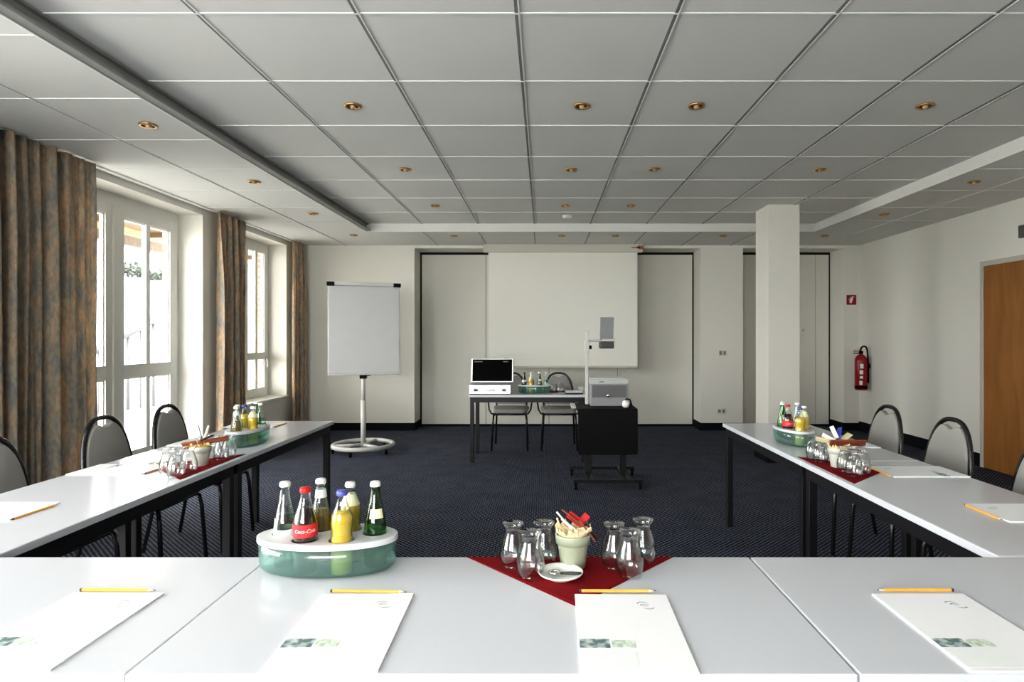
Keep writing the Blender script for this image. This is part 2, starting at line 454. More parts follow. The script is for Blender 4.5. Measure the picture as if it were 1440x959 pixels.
# right wall, rear wall with an opening added for fill light
bm = B(); add_box(bm, XR, XR+.1, YN-.1, YBR+.1, 0, ZP); struct(obj('wall_right', bm, 'wall'))
bm = B()
add_box(bm, XL-.33, -2.9, YN-.12, YN, 0, ZP); add_box(bm, .2, XR, YN-.12, YN, 0, ZP)
add_box(bm, -2.9, .2, YN-.12, YN, 0, .8); add_box(bm, -2.9, .2, YN-.12, YN, 2.5, ZP)
struct(obj('wall_rear', bm, 'wall'))
# pillar
PX0, PX1, PY0, PY1 = 2.375, 2.71, 6.45, 6.83
bm = B(); add_box(bm, PX0, PX1, PY0, PY1, 0, ZC, .004); struct(obj('wall_pillar', bm, 'wall'))
# skirting
def skirt(name, boxes):
    bm = B()
    for b in boxes: add_box(bm, *b)
    struct(obj(name, bm, 'skirt'))
t = .012
skirt('baseboard_back', [(XL, -1.85, YB-t, YB, 0, .105), (-1.85, -1.85+t, YB-t, YBR, 0, .105), (2.24-t, 2.24, YB-t, YBR, 0, .105), (2.24, 2.84, YB-t, YB, 0, .105),
                         (2.84, 2.84+t, YB-t, YBR, 0, .105), (4.28-t, 4.28, YB-t, YBR, 0, .105), (4.28, XR, YB-t, YB, 0, .105), (-1.84, 2.23, YBR-t, YBR-.001, 0, .03), (2.85, 4.27, YBR-t, YBR-.001, 0, .03)])
skirt('baseboard_right', [(XR-t, XR, YN, 5.12, 0, .13), (XR-t, XR, 6.25, YB-t, 0, .13)])
skirt('baseboard_left', [(XL, XL+t, NN1, ND0, 0, .105), (XL, XL+t, ND1, YB-t, 0, .105)])
skirt('baseboard_pillar', [(PX0-t, PX1+t, PY0-t, PY0, 0, .105), (PX0-t, PX0, PY0, PY1, 0, .105), (PX1, PX1+t, PY0, PY1, 0, .105), (PX0-t, PX1+t, PY1, PY1+t, 0, .105)])

# glazed leaves
def leaf(parent, y0, y1, z0, z1, xp, st, rails, panes_cols, glass_rows, name='leaf'):
    """a glazed leaf in the plane x = xp, parent-local coordinates; rails: list of (z0,z1) of solid rails"""
    bm = B(); d = .055
    add_box(bm, xp-d, xp, y0, y0+st, z0, z1, .004); add_box(bm, xp-d, xp, y1-st, y1, z0, z1, .004)
    for a, b in rails: add_box(bm, xp-d, xp, y0+st, y1-st, a, b)
    w = (y1-y0-2*st)
    for (ga, gb) in glass_rows:
        for k in range(1, panes_cols):
            yy = y0+st+w*k/panes_cols
            add_box(bm, xp-d+.008, xp-.004, yy-.028, yy+.028, ga, gb)
        # glazing beads: light inner edge
        add_box(bm, xp-d+.01, xp-.015, y0+st, y0+st+.012, ga, gb); add_box(bm, xp-d+.01, xp-.015, y1-st-.012, y1-st, ga, gb)
        add_box(bm, xp-d+.01, xp-.015, y0+st, y1-st, gb-.012, gb)
    lf = obj(name, bm, 'white_paint', parent)
    for (ga, gb) in glass_rows:
        bm = B(); add_box(bm, xp-.034, xp-.030, y0+st, y1-st, ga, gb); obj('pane', bm, 'pane', lf)
    return lf
def empty_struct(name, loc):
    e = bpy.data.objects.new(name, None); COL.objects.link(e); e.location = loc; return struct(e)
XG = XL-.25                      # glazing plane
d1 = empty_struct('door_1', (XG, ND0, 0))
bm = B(); L = ND1-ND0
add_box(bm, -.08, 0, 0, .04, 0, ZL); add_box(bm, -.08, 0, L-.04, L, 0, ZL); add_box(bm, -.08, 0, .04, L-.04, 2.49, ZL)
obj('frame', bm, 'white_paint', d1)
for a, b in ((.04, .93), (.93, L-.04)):
    lf = leaf(d1, a, b, .01, 2.49, .015, .115, [(.01, .31), (.965, 1.085), (2.38, 2.49)], 2, [(.31, .965), (1.085, 2.38)])
bm = B(); add_box(bm, .014, .034, .885, .975, .05, 2.46, .006); obj('meeting_stile', bm, 'white_paint', d1)
w1 = empty_struct('window_1', (XG, NW0, 0))
bm = B(); L = NW1-NW0
add_box(bm, -.08, 0, 0, .04, ZS, ZL); add_box(bm, -.08, 0, L-.04, L, ZS, ZL); add_box(bm, -.08, 0, .04, L-.04, 2.52, ZL); add_box(bm, -.08, 0, .04, L-.04, ZS, ZS+.03)
obj('frame', bm, 'white_paint', w1)
for a, b in ((.04, .65), (.65, L-.04)):
    leaf(w1, a, b, ZS+.03, 2.52, .012, .08, [(ZS+.03, ZS+.12), (1.05, 1.13), (2.44, 2.52)], 2, [(ZS+.12, 1.05), (1.13, 2.44)])
bm = B(); add_box(bm, .012, .03, L-.10, L-.075, 1.01, 1.07, .004); add_box(bm, .03, .045, L-.10, L-.08, .93, 1.05, .004); obj('handle', bm, 'light_grey', w1)
w2 = empty_struct('window_fill_near', (XG, NN0, 0))  # unseen window, added so daylight reaches the front tables
L = NN1-NN0
bm = B(); add_box(bm, -.08, 0, 0, .06, 0, ZL); add_box(bm, -.08, 0, L-.06, L, 0, ZL); add_box(bm, -.08, 0, .06, L-.06, 2.48, ZL)
for k in (1, 2, 3): add_box(bm, -.08, 0, L*k/4-.04, L*k/4+.04, 0, 2.48)
add_box(bm, -.08, 0, .06, L-.06, 1.0, 1.08)
obj('frame', bm, 'white_paint', w2)
bm = B(); add_box(bm, -.04, -.036, .06, L-.06, .0, 2.48); obj('pane', bm, 'pane', w2)
w3 = empty_struct('window_fill_rear', (-2.9, YN, 0))  # unseen rear window, added and sized as fill light
bm = B(); add_box(bm, 0, 3.1, -.1, -.03, .8, .86); add_box(bm, 0, 3.1, -.1, -.03, 2.44, 2.5)
for k in range(3): add_box(bm, 3.04*k/2, 3.04*k/2+.06, -.1, -.03, .86, 2.44)
obj('frame', bm, 'white_paint', w3)
bm = B(); add_box(bm, .06, 3.04, -.07, -.066, .86, 2.44); obj('pane', bm, 'pane', w3)

# wooden door in the right wall
d2 = empty_struct('door_2', (XR, 5.15, 0))
DH = 2.05; DW = 1.02
bm = B(); add_box(bm, -.03, -.001, 0, .05, 0, DH+.05, .004); add_box(bm, -.03, -.001, DW+.03-.001, DW+.075, 0, DH+.05, .004); add_box(bm, -.03, -.001, .05, DW+.03, DH, DH+.05)
obj('frame', bm, 'frame_grey', d2)
lf = box_obj('leaf', (-.022, -.002, .05, DW+.03, .005, DH), 'door_wood', d2)
bm = B(); add_tube(bm, [(-.034, DW+.028, 1.72), (-.034, DW+.028, 1.84)], .009, 10); obj('hinge', bm, 'light_grey', d2)
bm = B(); add_tube(bm, [(-.022, .12, 1.03), (-.07, .12, 1.03), (-.07, .25, 1.03)], .01, 10); obj('handle', bm, 'alu', d2)

# ------------------------------------------------------------------ outside
bm = B(); add_box(bm, -40, XO, -25, 45, -.25, -.06); struct(obj('floor_terrace', bm, 'terrace'))
cn = thing('canopy', 'brown timber canopy seen outside through the top of the terrace door', 'canopy', (XO, 5.0, 0))
bm = B(); add_box(bm, -2.2, -.01, .0, 7.5, 2.90, 2.96); obj('roof', bm, 'timber', cn)
bm = B(); add_box(bm, -2.25, -2.08, .0, 7.5, 2.66, 2.83); obj('beam', bm, 'timber_dark', cn)
bm = B(); add_box(bm, -2.08, -2.02, .0, 7.5, 2.80, 2.90); obj('lit_edge', bm, 'timber_lit', cn)  # light along the beam edge, painted as a strip of paler timber
for y in (.3, 1.6, 2.9, 4.2, 5.5, 6.8):
    bm = B(); add_box(bm, -2.2, -.01, y-.04, y+.04, 2.83, 2.90); obj('rafter', bm, 'timber', cn)
for y in (.05, 7.3):
    bm = B(); add_box(bm, -2.23, -2.10, y, y+.13, -.06, 2.66); obj('post', bm, 'timber_dark', cn)
sr = thing('stair_railing', 'dark grey sloping stair railing outside behind the terrace door panes', 'railing', (-7.9, 12.0, -.06))
pa, pb = Vector((-.25, -1.2, 1.05)), Vector((.45, 1.9, 2.55))
tube_obj('handrail', [pa, pb], .07, 'rail', sr)
for k in range(12):
    q = pa.lerp(pb, k/11)
    tube_obj('baluster', [(q.x, q.y, 0), (q.x, q.y, q.z)], .032 if k else .06, 'rail', sr, 8)
bm = B(); add_box(bm, -40, -15, 32, 32.3, -.25, 4.3); struct(obj('wall_garden', bm, 'terrace'))
def tree(loc, h, r, label, seed):
    rnd = random.Random(seed)
    tr = thing('tree', label, 'tree', loc, 0, 'trees beyond the terrace')
    tube_obj('trunk', [(0,0,0), (.05,0,h*.3), (0,.05,h*.75)], .12, 'bark', tr, 8, rads=[.16,.12,.06])
    bm = B()
    for k in range(420):
        u = Vector((rnd.gauss(0,1.6), rnd.gauss(0,1), rnd.gauss(0,.55))).normalized() * r * rnd.random()**.4
        u.z *= .55
        c = Vector((0,0,h*.9)) + u; s = .16
        a = Vector((rnd.gauss(0,1), rnd.gauss(0,1), rnd.gauss(0,1))).normalized(); b2 = a.orthogonal().normalized()
        f = bm.faces.new([bm.verts.new(c + a*s), bm.verts.new(c + b2*s*.5), bm.verts.new(c - a*s), bm.verts.new(c - b2*s*.5)])
    obj('crown', bm, 'leaf', tr)
tree((-23.3, 34.2, -.06), 5.7, .95, 'small dark tree far outside behind the left pane of the terrace door', 3)
tree((-21.9, 34.6, -.06), 5.4, .8, 'small dark tree far outside behind the right pane of the terrace door', 5)

# ------------------------------------------------------------------ curtains
def curtain(y0, y1, label, seed, xc=XL+.10, amp=.055, per=.118, pinch=0.0, m='curtain'):
    rnd = random.Random(seed)
    root_y = (y0+y1)/2
    n = int((y1-y0)/.007); zn = 26
    ph = [rnd.uniform(-.7, .7) for _ in range(60)]
    bm = B(); grid = []
    zt, zb = ZP-.014, .015
    for j in range(zn+1):
        v = j/zn; z = zt + (zb-zt)*v; row = []
        for i in range(n+1):
            u = i/n; s = u*(y1-y0)
            k = s/per
            w = math.sin(2*PI*k + 1.1*math.sin(k*1.13+seed) + .5*math.sin(v*2.2+k)) * (.62+.38*math.sin(k*1.7+seed)) + .22*math.sin(4*PI*k+seed+k*.7)
            a = amp*(.55+.45*min(1, v*4))
            sq = 1 - pinch*math.sin(PI*min(1, v*1.1))
            y = (s-(y1-y0)/2)*sq + .012*math.sin(k*5.1+v*3)*min(1, v*3)
            row.append(bm.verts.new((w*a, y, z)))
        grid.append(row)
    for j in range(zn):
        for i in range(n):
            f = bm.faces.new([grid[j][i], grid[j][i+1], grid[j+1][i+1], grid[j+1][i]]); f.smooth = True
    o = obj('curtain', bm, m, None, (xc, root_y, 0))
    tag(o, label, 'curtain', 'patterned curtains at the windows')
    sm_ = o.modifiers.new('thick', 'SOLIDIFY'); sm_.thickness = .003
    return o
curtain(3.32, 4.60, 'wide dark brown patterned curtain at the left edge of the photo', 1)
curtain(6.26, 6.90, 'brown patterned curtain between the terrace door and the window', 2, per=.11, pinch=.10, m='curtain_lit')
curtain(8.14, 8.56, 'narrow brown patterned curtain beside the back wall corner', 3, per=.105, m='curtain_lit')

# ------------------------------------------------------------------ downlights
def make_downlight():
    r = thing('ceiling_spotlight', 'x', 'ceiling light')
    bm = B(); add_lathe(bm, [(.036,0),(.050,0),(.052,-.006),(.046,-.012),(.036,-.010)], 24, closed_prof=True); obj('ring', bm, 'brass', r)
    bm = B(); add_lathe(bm, [(0,-.002),(.036,-.003)], 20); obj('reflector', bm, 'lamp_dark', r)
    bm = B(); add_lathe(bm, [(0,-.022),(.010,-.020),(.016,-.012),(.016,-.002)], 14); obj('bulb', bm, 'lamp_bulb', r)
    return r
proto = make_downlight(); first = True
cols = [(-1.159, 'over the left side of the room'), (.229, 'left one of the middle pair'), (.923, 'right one of the middle pair'), (2.311, 'over the right side of the room')]
rows = [(3.69, ZC, 'row nearest the camera', cols), (5.09, ZC, 'second row from the camera', cols), (6.49, ZC, 'third row from the camera', cols[:3]), (7.85, ZP, 'last row by the back wall', cols)]
spots = []
for y, z, rn, cs in rows:
    for x, cn_ in cs: spots.append((x, y, z, 'brass ceiling spotlight, %s, %s' % (rn, cn_)))
for y, nm in ((3.75, 'nearest of the four above the curtains'), (5.12, 'second of the four along the window side'), (6.44, 'third of the four along the window side'), (7.8, 'farthest of the four along the window side')):
    spots.append((-2.44, y, ZP, 'brass ceiling spotlight in the lower window-side ceiling, ' + nm))
for y, nm in ((5.12, 'nearest of three along the right wall'), (6.48, 'middle of three along the right wall'), (7.85, 'farthest of three along the right wall')):
    spots.append((3.62, y, ZP, 'brass ceiling spotlight in the lower ceiling, ' + nm))
for (x, y, z, lb) in spots:
    if first: o = proto; first = False
    else: o = dup(proto, (0,0,0), 0, lb)
    o.location = (x, y, z); o['label'] = lb; o['group'] = 'brass ceiling spotlights'
bm = B(); add_lathe(bm, [(0,-.035),(.03,-.034),(.05,-.022),(.055,0),(0,0)], 24)
tag(obj('smoke_detector', bm, 'white_paint', None, (.27, 7.05, ZC)), 'small white smoke detector on the ceiling above the screen', 'smoke detector')

# ------------------------------------------------------------------ tables
def make_table(Lx, Wy, loc, rz, label, group=None, top_t=.026):
    r = thing('conference_table', label, 'table', loc, rz, group)
    bm = B(); add_box(bm, -Lx/2, Lx/2, -Wy/2, Wy/2, TT-top_t, TT, .0035); obj('tabletop', bm, 'laminate', r)
    bm = B(); i = .018; h0, h1 = TT-top_t-.055, TT-top_t-.0005
    add_box(bm, -Lx/2+i, Lx/2-i, -Wy/2+i, -Wy/2+i+.025, h0, h1); add_box(bm, -Lx/2+i, Lx/2-i, Wy/2-i-.025, Wy/2-i, h0, h1)
    add_box(bm, -Lx/2+i, -Lx/2+i+.025, -Wy/2+i+.025, Wy/2-i-.025, h0, h1); add_box(bm, Lx/2-i-.025, Lx/2-i, -Wy/2+i+.025, Wy/2-i-.025, h0, h1)
    obj('frame', bm, 'black_steel', r)
    for sx in (-1, 1):
        for sy in (-1, 1):
            x = sx*(Lx/2-i-.02); y = sy*(Wy/2-i-.02)
            box_obj('leg', (x-.02, x+.02, y-.02, y+.02, 0, h0), 'black_steel', r, .003)
    return r
G = 'grey conference tables of the U'
W = .59
FY = 1.69 - W/2
make_table(1.326, W, (-.095, FY, 0), 0, 'grey conference table in front carrying the large red napkin and two notepads', G)
make_table(1.326, W, (-1.4215, FY, 0), 0, 'grey front table in the bottom left corner of the photo', G)
make_table(1.326, W, (1.235, FY, 0), 0, 'grey front table in the bottom right corner of the photo', G)
XTL, XTR = -1.53-W/2, 1.265+W/2
make_table(1.366, W, (XTL, 1.694+.683, 0), R(90), 'grey side table on the window side, nearer one without a drinks carrier', G)
make_table(1.366, W, (XTL, 3.064+.683, 0), R(90), 'grey side table on the window side, farther one with a drinks carrier', G)
make_table(1.308, W, (XTR, 1.694+.654, 0), R(90), 'grey side table on the door side, nearer one without a drinks carrier', G)
make_table(1.308, W, (XTR, 3.006+.654, 0), R(90), 'grey side table on the door side, farther one with a drinks carrier', G)
make_table(1.25, .60, (-.175, 6.72, 0), 0, 'grey presenter table standing alone before the projection screen')

# ------------------------------------------------------------------ chairs (local front = -Y)
def make_chair(label, group):
    r = thing('stacking_chair', label, 'chair', (0,0,0), 0, group)
    def by(z): return .19 + (z-.45)*.13
    # hoop
    pts = []
    N = 40
    def hoop(t, k=1.0, dz=0):
        c, s = math.cos(t), math.sin(t)
        x = .185*k*math.copysign(abs(c)**.75, c); z = .52 + (.365-dz)*abs(s)**.85
        return x, z
    path = [(.175, by(.44)-.02, .44), (.182, by(.48), .48)]
    for i in range(N+1):
        x, z = hoop(PI*i/N); path.append((x, by(z), z))
    path += [(-.182, by(.48), .48), (-.175, by(.44)-.02, .44)]
    tube_obj('back_frame', path, .0125, 'black_frame', r, 10)
    # pad with a hand-hold dip at the top
    out = []
    for i in range(N+1):
        x, z = hoop(PI*i/N, .945, .02)
        if abs(x) < .075: z -= .032*(math.cos(x/.075*PI)*.5+.5)
        out.append((x, z))
    out = [(.172, .505)] + out + [(-.172, .505)]
    bm = B()
    mt = Matrix(((1,0,0,0),(0,.13,-1,.19-.45*.13+.016),(0,1,0,0),(0,0,0,1)))
    add_prism(bm, out, .034, mt, bevel=.009, smooth=True)
    obj('backrest', bm, 'grey_fabric', r)
    bm = B()
    poly = []
    for (cx, cy, a0) in ((.165, .13, 0), (-.165, .13, 90), (-.14, -.14, 180), (.14, -.14, 270)):
        for k in range(7):
            a = R(a0 + 15*k); poly.append((cx*1.0 + .055*math.cos(a), cy + .06*math.sin(a)))
    add_prism(bm, poly, .055, Matrix.Translation((0, 0, .435)), bevel=.018, smooth=True)
    obj('seat', bm, 'grey_fabric', r)
    bm = B()
    add_tube(bm, [(.19,.16,.425),(.19,-.15,.425),(.16,-.185,.425),(-.16,-.185,.425),(-.19,-.15,.425),(-.19,.16,.425)], .011, 8, closed=True)
    obj('seat_frame', bm, 'black_frame', r)
    for s in (-1, 1):
        tube_obj('leg', [(s*.175,-.13,.43),(s*.188,-.185,.41),(s*.195,-.195,.35),(s*.21,-.215,.006)], .0115, 'black_frame', r, 8)
        tube_obj('leg', [(s*.175,by(.44)-.02,.44),(s*.185,.205,.33),(s*.20,.27,.006)], .0115, 'black_frame', r, 8)
        tube_obj('side_rail', [(s*.184,by(.6)-.005,.60),(s*.235,.17,.60),(s*.255,.10,.595),(s*.258,-.05,.585),(s*.255,-.12,.55),(s*.245,-.155,.48),(s*.215,-.172,.435),(s*.18,-.175,.425)], .010, 'black_frame', r, 8)
    return r
CG = 'grey upholstered chairs with black frames'
ch = make_chair('grey round-backed chair behind the presenter table, partly behind the silver case', CG)
ch.location = (-.40, 7.30, 0)
dup(ch, (.18, 7.30, 0), 0, 'grey round-backed chair behind the presenter table, nearer the projector trolley')
for x, y, a, lb in ((-2.20, 2.66, 90, 'grey round-backed chair in front of the wide dark curtain, cut by the left photo edge'),
                    (-2.20, 3.37, 90, 'grey round-backed chair at the left table beside the edge of the wide curtain'),
                    (-2.20, 3.95, 92, 'grey round-backed chair at the left table before the terrace door glass'),
                    (1.965, 3.90, -90, 'grey round-backed chair at the right table, farthest from the camera'),
                    (1.965, 3.29, -90, 'grey round-backed chair at the right table, middle of the three'),
                    (1.965, 2.64, -90, 'grey round-backed chair in front of the wooden door, cut by the photo edge')):
    dup(ch, (x, y, 0), R(a), lb)

# ------------------------------------------------------------------ notepads and pencils
def make_pad():
    r = thing('notepad', 'x', 'notepad')
    w, l = .1075, .1675
    bm = B(); add_box(bm, -w, w, -l, l, 0, .004, .0008); obj('paper_block', bm, 'paper', r)
    z = .0042
    def quad(name, x0, x1, y0, y1, m):
        b = B(); add_box(b, x0, x1, y0, y1, z, z+.0002); return obj(name, b, m, r)
    quad('picture', -w+.002, -w+.062, -l+.085, -l+.120, 'print_grey')['label'] = 'grey-green printed photo strip'
    quad('picture', -w+.066, -w+.112, -l+.087, -l+.116, 'print_green')['label'] = 'pale green printed picture'
    quad('print_band', -w+.004, -w+.11, -l+.012, -l+.070, 'print_pale')
    bm = B()
    def arc(cx, cy, rx, ry, a0, a1, wd):
        n = 10; pr = None
        for i in range(n+1):
            a = R(a0+(a1-a0)*i/n); k = wd*math.sin(PI*i/n)+.0003
            p = (cx+rx*math.cos(a), cy+ry*math.sin(a)); q = (cx+(rx+k)*math.cos(a), cy+(ry+k)*math.sin(a))
            cur = (bm.verts.new((p[0], p[1], z)), bm.verts.new((q[0], q[1], z)))
            if pr: bm.faces.new([pr[0], pr[1], cur[1], cur[0]])
            pr = cur
    cx, cy = w-.058, l-.062
    arc(cx-.004, cy+.010, .012, .007, 20, 200, .003); arc(cx, cy, .010, .007, 30, 190, .003); arc(cx+.006, cy-.008, .011, .006, 200, 380, .003); arc(cx+.001, cy+.004, .008, .004, 180, 330, .002)
    obj('logo', bm, 'ink', r)
    return r
def make_pencil():
    r = thing('pencil', 'x', 'pencil')
    bm = B(); add_tube(bm, [(-.088,0,.0035),(.072,0,.0035)], .0040, 6)
    for f in bm.faces: f.smooth = False
    obj('shaft', bm, 'pencil', r)
    bm = B(); add_tube(bm, [(.072,0,.0035),(.085,0,.0035)], .003, 8, rads=[.0038,.0014]); obj('sharpened_cone', bm, 'cream', r)
    bm = B(); add_tube(bm, [(.085,0,.0035),(.09,0,.0035)], .001, 6, rads=[.0014,.0003]); obj('lead_tip', bm, 'graphite', r)
    bm = B(); add_tube(bm, [(-.093,0,.0035),(-.088,0,.0035)], .0040, 8); obj('end_cap', bm, 'graphite', r)
    return r
pad = make_pad(); pen = make_pencil()
PADG, PENG = 'white notepads on the tables', 'wooden pencils beside the notepads'
pads = [(-1.008, 1.277, 0, 'white notepad at the far left of the front row of tables'), (-.412, 1.272, 1, 'white notepad on the front table below the large drinks carrier'),
        (.177, 1.268, -1, 'white notepad touching the tip of the front red napkin'), (.883, 1.272, 0, 'white notepad at the far right of the front row of tables'),
        (-1.945, 2.13, -90, 'white notepad on the left side tables, nearest the camera'), (-1.95, 2.80, -90, 'white notepad on the left side table beside the red napkin'),
        (-1.95, 3.52, -90, 'white notepad on the left side table behind the drinks carrier'), (-1.995, 4.2, -90, 'white notepad at the far end of the left side tables'),
        (1.70, 2.11, 90, 'white notepad on the right side tables, nearest the camera'), (1.69, 2.755, 90, 'white notepad on the right side table beside the red napkin'),
        (1.69, 3.46, 90, 'white notepad on the right side table, farthest from the camera')]
for i, (x, y, a, lb) in enumerate(pads):
    o = pad if i == 0 else dup(pad, (0,0,0), 0, lb)
    o.location = (x, y, TT); o.rotation_euler = (0, 0, R(a)); o['label'] = lb; o['group'] = PADG
pens = [(-1.02, 1.460, -1, 'yellow pencil above the front notepad at the far left'), (-.417, 1.452, -2, 'yellow pencil above the notepad below the large drinks carrier'),
        (.177, 1.449, 0, 'yellow pencil lying over the tip of the front red napkin'), (.888, 1.460, 180, 'yellow pencil above the front notepad at the far right'),
        (-1.768, 2.12, 88, 'yellow pencil along the nearest notepad on the left side tables'), (-1.772, 2.80, 89, 'pencil along the left side notepad beside the red napkin'),
        (-1.818, 4.21, 90, 'pencil at the far end of the left side tables'),
        (1.522, 2.11, -91, 'yellow pencil along the nearest notepad on the right side tables'), (1.512, 2.735, -90, 'yellow pencil along the right side notepad beside the red napkin')]
for i, (x, y, a, lb) in enumerate(pens):
    o = pen if i == 0 else dup(pen, (0,0,0), 0, lb)
    zz = TT + (.0026 if i == 2 else 0)
    o.location = (x, y, zz); o.rotation_euler = (0, 0, R(a)); o['label'] = lb; o['group'] = PENG

# ------------------------------------------------------------------ napkins (folded triangles; local base along +Y side, apex -Y)
def napkin(loc, rz, label, s=.285):
    bm = B()
    add_prism(bm, [(-s, 0), (0, -s*1.08), (s, 0)], .0012)
    t2 = B(); add_prism(t2, [(-s+.004, -.002), (.002, -s*1.08+.008), (s-.006, -.002)], .001, Matrix.Translation((0,0,.0014)))
    merge(bm, t2, None, False)
    o = obj('napkin', bm, 'napkin', None, loc); o.rotation_euler = (0, 0, rz)
    return tag(o, label, 'napkin', 'red triangular napkins')
napkin((.072, 1.686, TT), 0, 'large red triangular napkin on the front table')
napkin((-1.555, 2.885, TT), R(-90), 'red triangular napkin on the left side table')
napkin((1.29, 2.815, TT), R(90), 'red triangular napkin on the right side table')
napkin((.10, 6.92, TT), 0, 'red napkin on the presenter table under the glasses')

# ------------------------------------------------------------------ glasses (turned upside down: foot on top)
def make_glass():
    o_ = [(.0285,0),(.0335,.012),(.0365,.030),(.0350,.050),(.0290,.070),(.0225,.088),(.0215,.096),(.0255,.106),(.0285,.1115),(.0280,.114),(0,.114)]
    i_ = [(0,.094),(.0185,.093),(.0200,.087),(.0270,.069),(.0330,.050),(.0345,.030),(.0315,.012),(.0268,0)]
    bm = B(); add_lathe(bm, o_ + i_, 24, closed_prof=False)
    t2 = B(); add_lathe(t2, [(.0268,0),(.0285,0)], 24); merge(bm, t2)
    bmesh.ops.remove_doubles(bm, verts=bm.verts[:], dist=1e-6)
    bmesh.ops.recalc_face_normals(bm, faces=bm.faces[:])
    o = obj('drinking_glass', bm, 'glass'); return tag(o, 'x', 'glass', 'upturned drinking glasses on the napkins')
g0 = make_glass(); used = [False]
def glass(x, y, lb, s=1.0):
    if used[0]:
        o = g0.copy(); COL.objects.link(o)
    else: o = g0; used[0] = True
    o.location = (x, y, TT+.0026); o['label'] = lb; o.rotation_euler = (0,0,random.random()*6); o.scale = (s,s,s)
for cl, pts in (('left trio beside the pot on the front table', [(-.082, 1.618), (-.034, 1.548), (.000, 1.628)]), ('right trio beside the pot on the front table', [(.186, 1.612), (.219, 1.556), (.268, 1.650)])):
    for nm, (x, y) in zip(('left glass', 'front glass', 'right glass'), pts):
        glass(x, y, 'upturned glass, %s of the %s' % (nm, cl))
for side, xs, ys in (('left', (-1.60, -1.668, -1.60), (2.645, 2.70, 2.742)), ('left', (-1.60, -1.66, -1.598), (3.015, 3.06, 3.085)), ('right', (1.352, 1.415, 1.362), (2.655, 2.705, 2.752)), ('right', (1.345, 1.41, 1.345), (2.96, 2.99, 3.04))):
    near = 'near trio' if ys[0] < 2.8 else 'far trio'
    for nm, x, y in zip(('nearest', 'middle one', 'farthest'), xs, ys):
        glass(x, y, 'upturned glass on the %s red napkin, %s of the %s' % (side, nm, near))
for nm, x, y in (('left', .115, 6.75), ('middle', .165, 6.70), ('right', .20, 6.78)):
    glass(x, y, 'upturned clear glass on the presenter table, %s of the three' % nm)

# ------------------------------------------------------------------ pots with packets
M['pot_pale'] = mat('pale_glaze', (.58, .60, .53), .35, noise=.05, nscale=25)
def make_pot(m='pot'):
    r = thing('flower_pot', 'x', 'pot')
    bm = B(); add_lathe(bm, [(0,0),(.030,0),(.0325,.002),(.041,.062),(.0415,.064),(.0455,.064),(.0475,.088),(.046,.090),(.043,.088),(.039,.066),(.030,.010),(0,.010)], 28); obj('body', bm, m, r)
    return r
pot0 = make_pot(); pot1 = make_pot('pot_pale')
def liner(loc, m, label, seed):
    rnd = random.Random(seed); bm = B(); n = 44
    ra = []
    for (rr, zz, amp) in ((.020, .070, .0), (.036, .074, .002), (.040, .092, .004), (.047, .103, .012), (.036, .100, .010), (.012, .094, .008), (0, .094, 0)):
        ra.append([bm.verts.new(((rr+.3*amp*rnd.uniform(-1,1))*math.cos(2*PI*k/n), (rr+.3*amp*rnd.uniform(-1,1))*math.sin(2*PI*k/n), zz+amp*rnd.uniform(-1,1))) for k in range(n)])
    for A, Bq in zip(ra[:-1], ra[1:]):
        for k in range(n): bm.faces.new([A[k], A[(k+1)%n], Bq[(k+1)%n], Bq[k]])
    o = obj('crumpled_paper', bm, m, None, loc); return tag(o, label, 'paper filling')
def packet(loc, off, dirv, ln, wd, m, label, th=.004, twist=0):
    """flat packet/stick centred at pot top + off, long axis dirv"""
    d = Vector(dirv).normalized(); s = d.cross(Vector((0,.35,1)))
    if s.length < .05: s = d.orthogonal()
    s.normalize(); n = d.cross(s)
    if twist: s, n = s*math.cos(twist)+n*math.sin(twist), n*math.cos(twist)-s*math.sin(twist)
    bm = B()
    mt = Matrix(((d.x,s.x,n.x,0),(d.y,s.y,n.y,0),(d.z,s.z,n.z,0),(0,0,0,1)))
    poly = [(-ln/2,-wd/2),(-ln/2+.006,-wd/2-.0005),(ln/2-.006,-wd/2-.0005),(ln/2,-wd/2),(ln/2,wd/2),(ln/2-.006,wd/2+.0005),(-ln/2+.006,wd/2+.0005),(-ln/2,wd/2)]
    add_prism(bm, poly, th, mt @ Matrix.Translation((0,0,-th/2)), bevel=min(th,wd)*.3, smooth=True)
    o = obj('sugar_stick' if wd < .012 else 'biscuit_packet', bm, m, None, Vector(loc)+Vector(off))
    return tag(o, label, 'sachet', 'sachets and biscuits in the pots')
pl = [(.077, 1.612, 'pale green ceramic pot on the front red napkin'), (-1.628, 2.885, 'pale ceramic pot of biscuits on the left side table'), (1.378, 2.85, 'pale ceramic pot of biscuits on the right side table')]
for i, (x, y, lb) in enumerate(pl):
    o = [pot0, pot1, None][i] or dup(pot1, (0,0,0), 0, lb)
    o.location = (x, y, TT+.0026); o['label'] = lb; o['group'] = 'ceramic pots on the napkins'
P0 = Vector((pl[0][0], pl[0][1], TT+.0026)); P1 = Vector((pl[1][0], pl[1][1], TT+.0026)); P2 = Vector((pl[2][0], pl[2][1], TT+.0026))
liner(P0, 'cream', 'crumpled cream paper filling the front pot', 1); liner(P1, 'straw', 'straw-coloured paper filling the left side pot', 2); liner(P2, 'cream', 'cream paper filling the right side pot', 3)
packet(P0, (-.022,.005,.118), (-.55,.1,.62), .065, .007, 'white_packet', 'white sugar stick leaning left in the front pot, longest one')
packet(P0, (-.010,-.012,.113), (-.62,-.1,.50), .055, .006, 'white_packet', 'white sugar stick leaning left in the front pot, nearer one')
packet(P0, (-.036,.012,.108), (-.2,.2,.5), .036, .010, 'cream', 'cream biscuit stick at the left rim of the front pot')
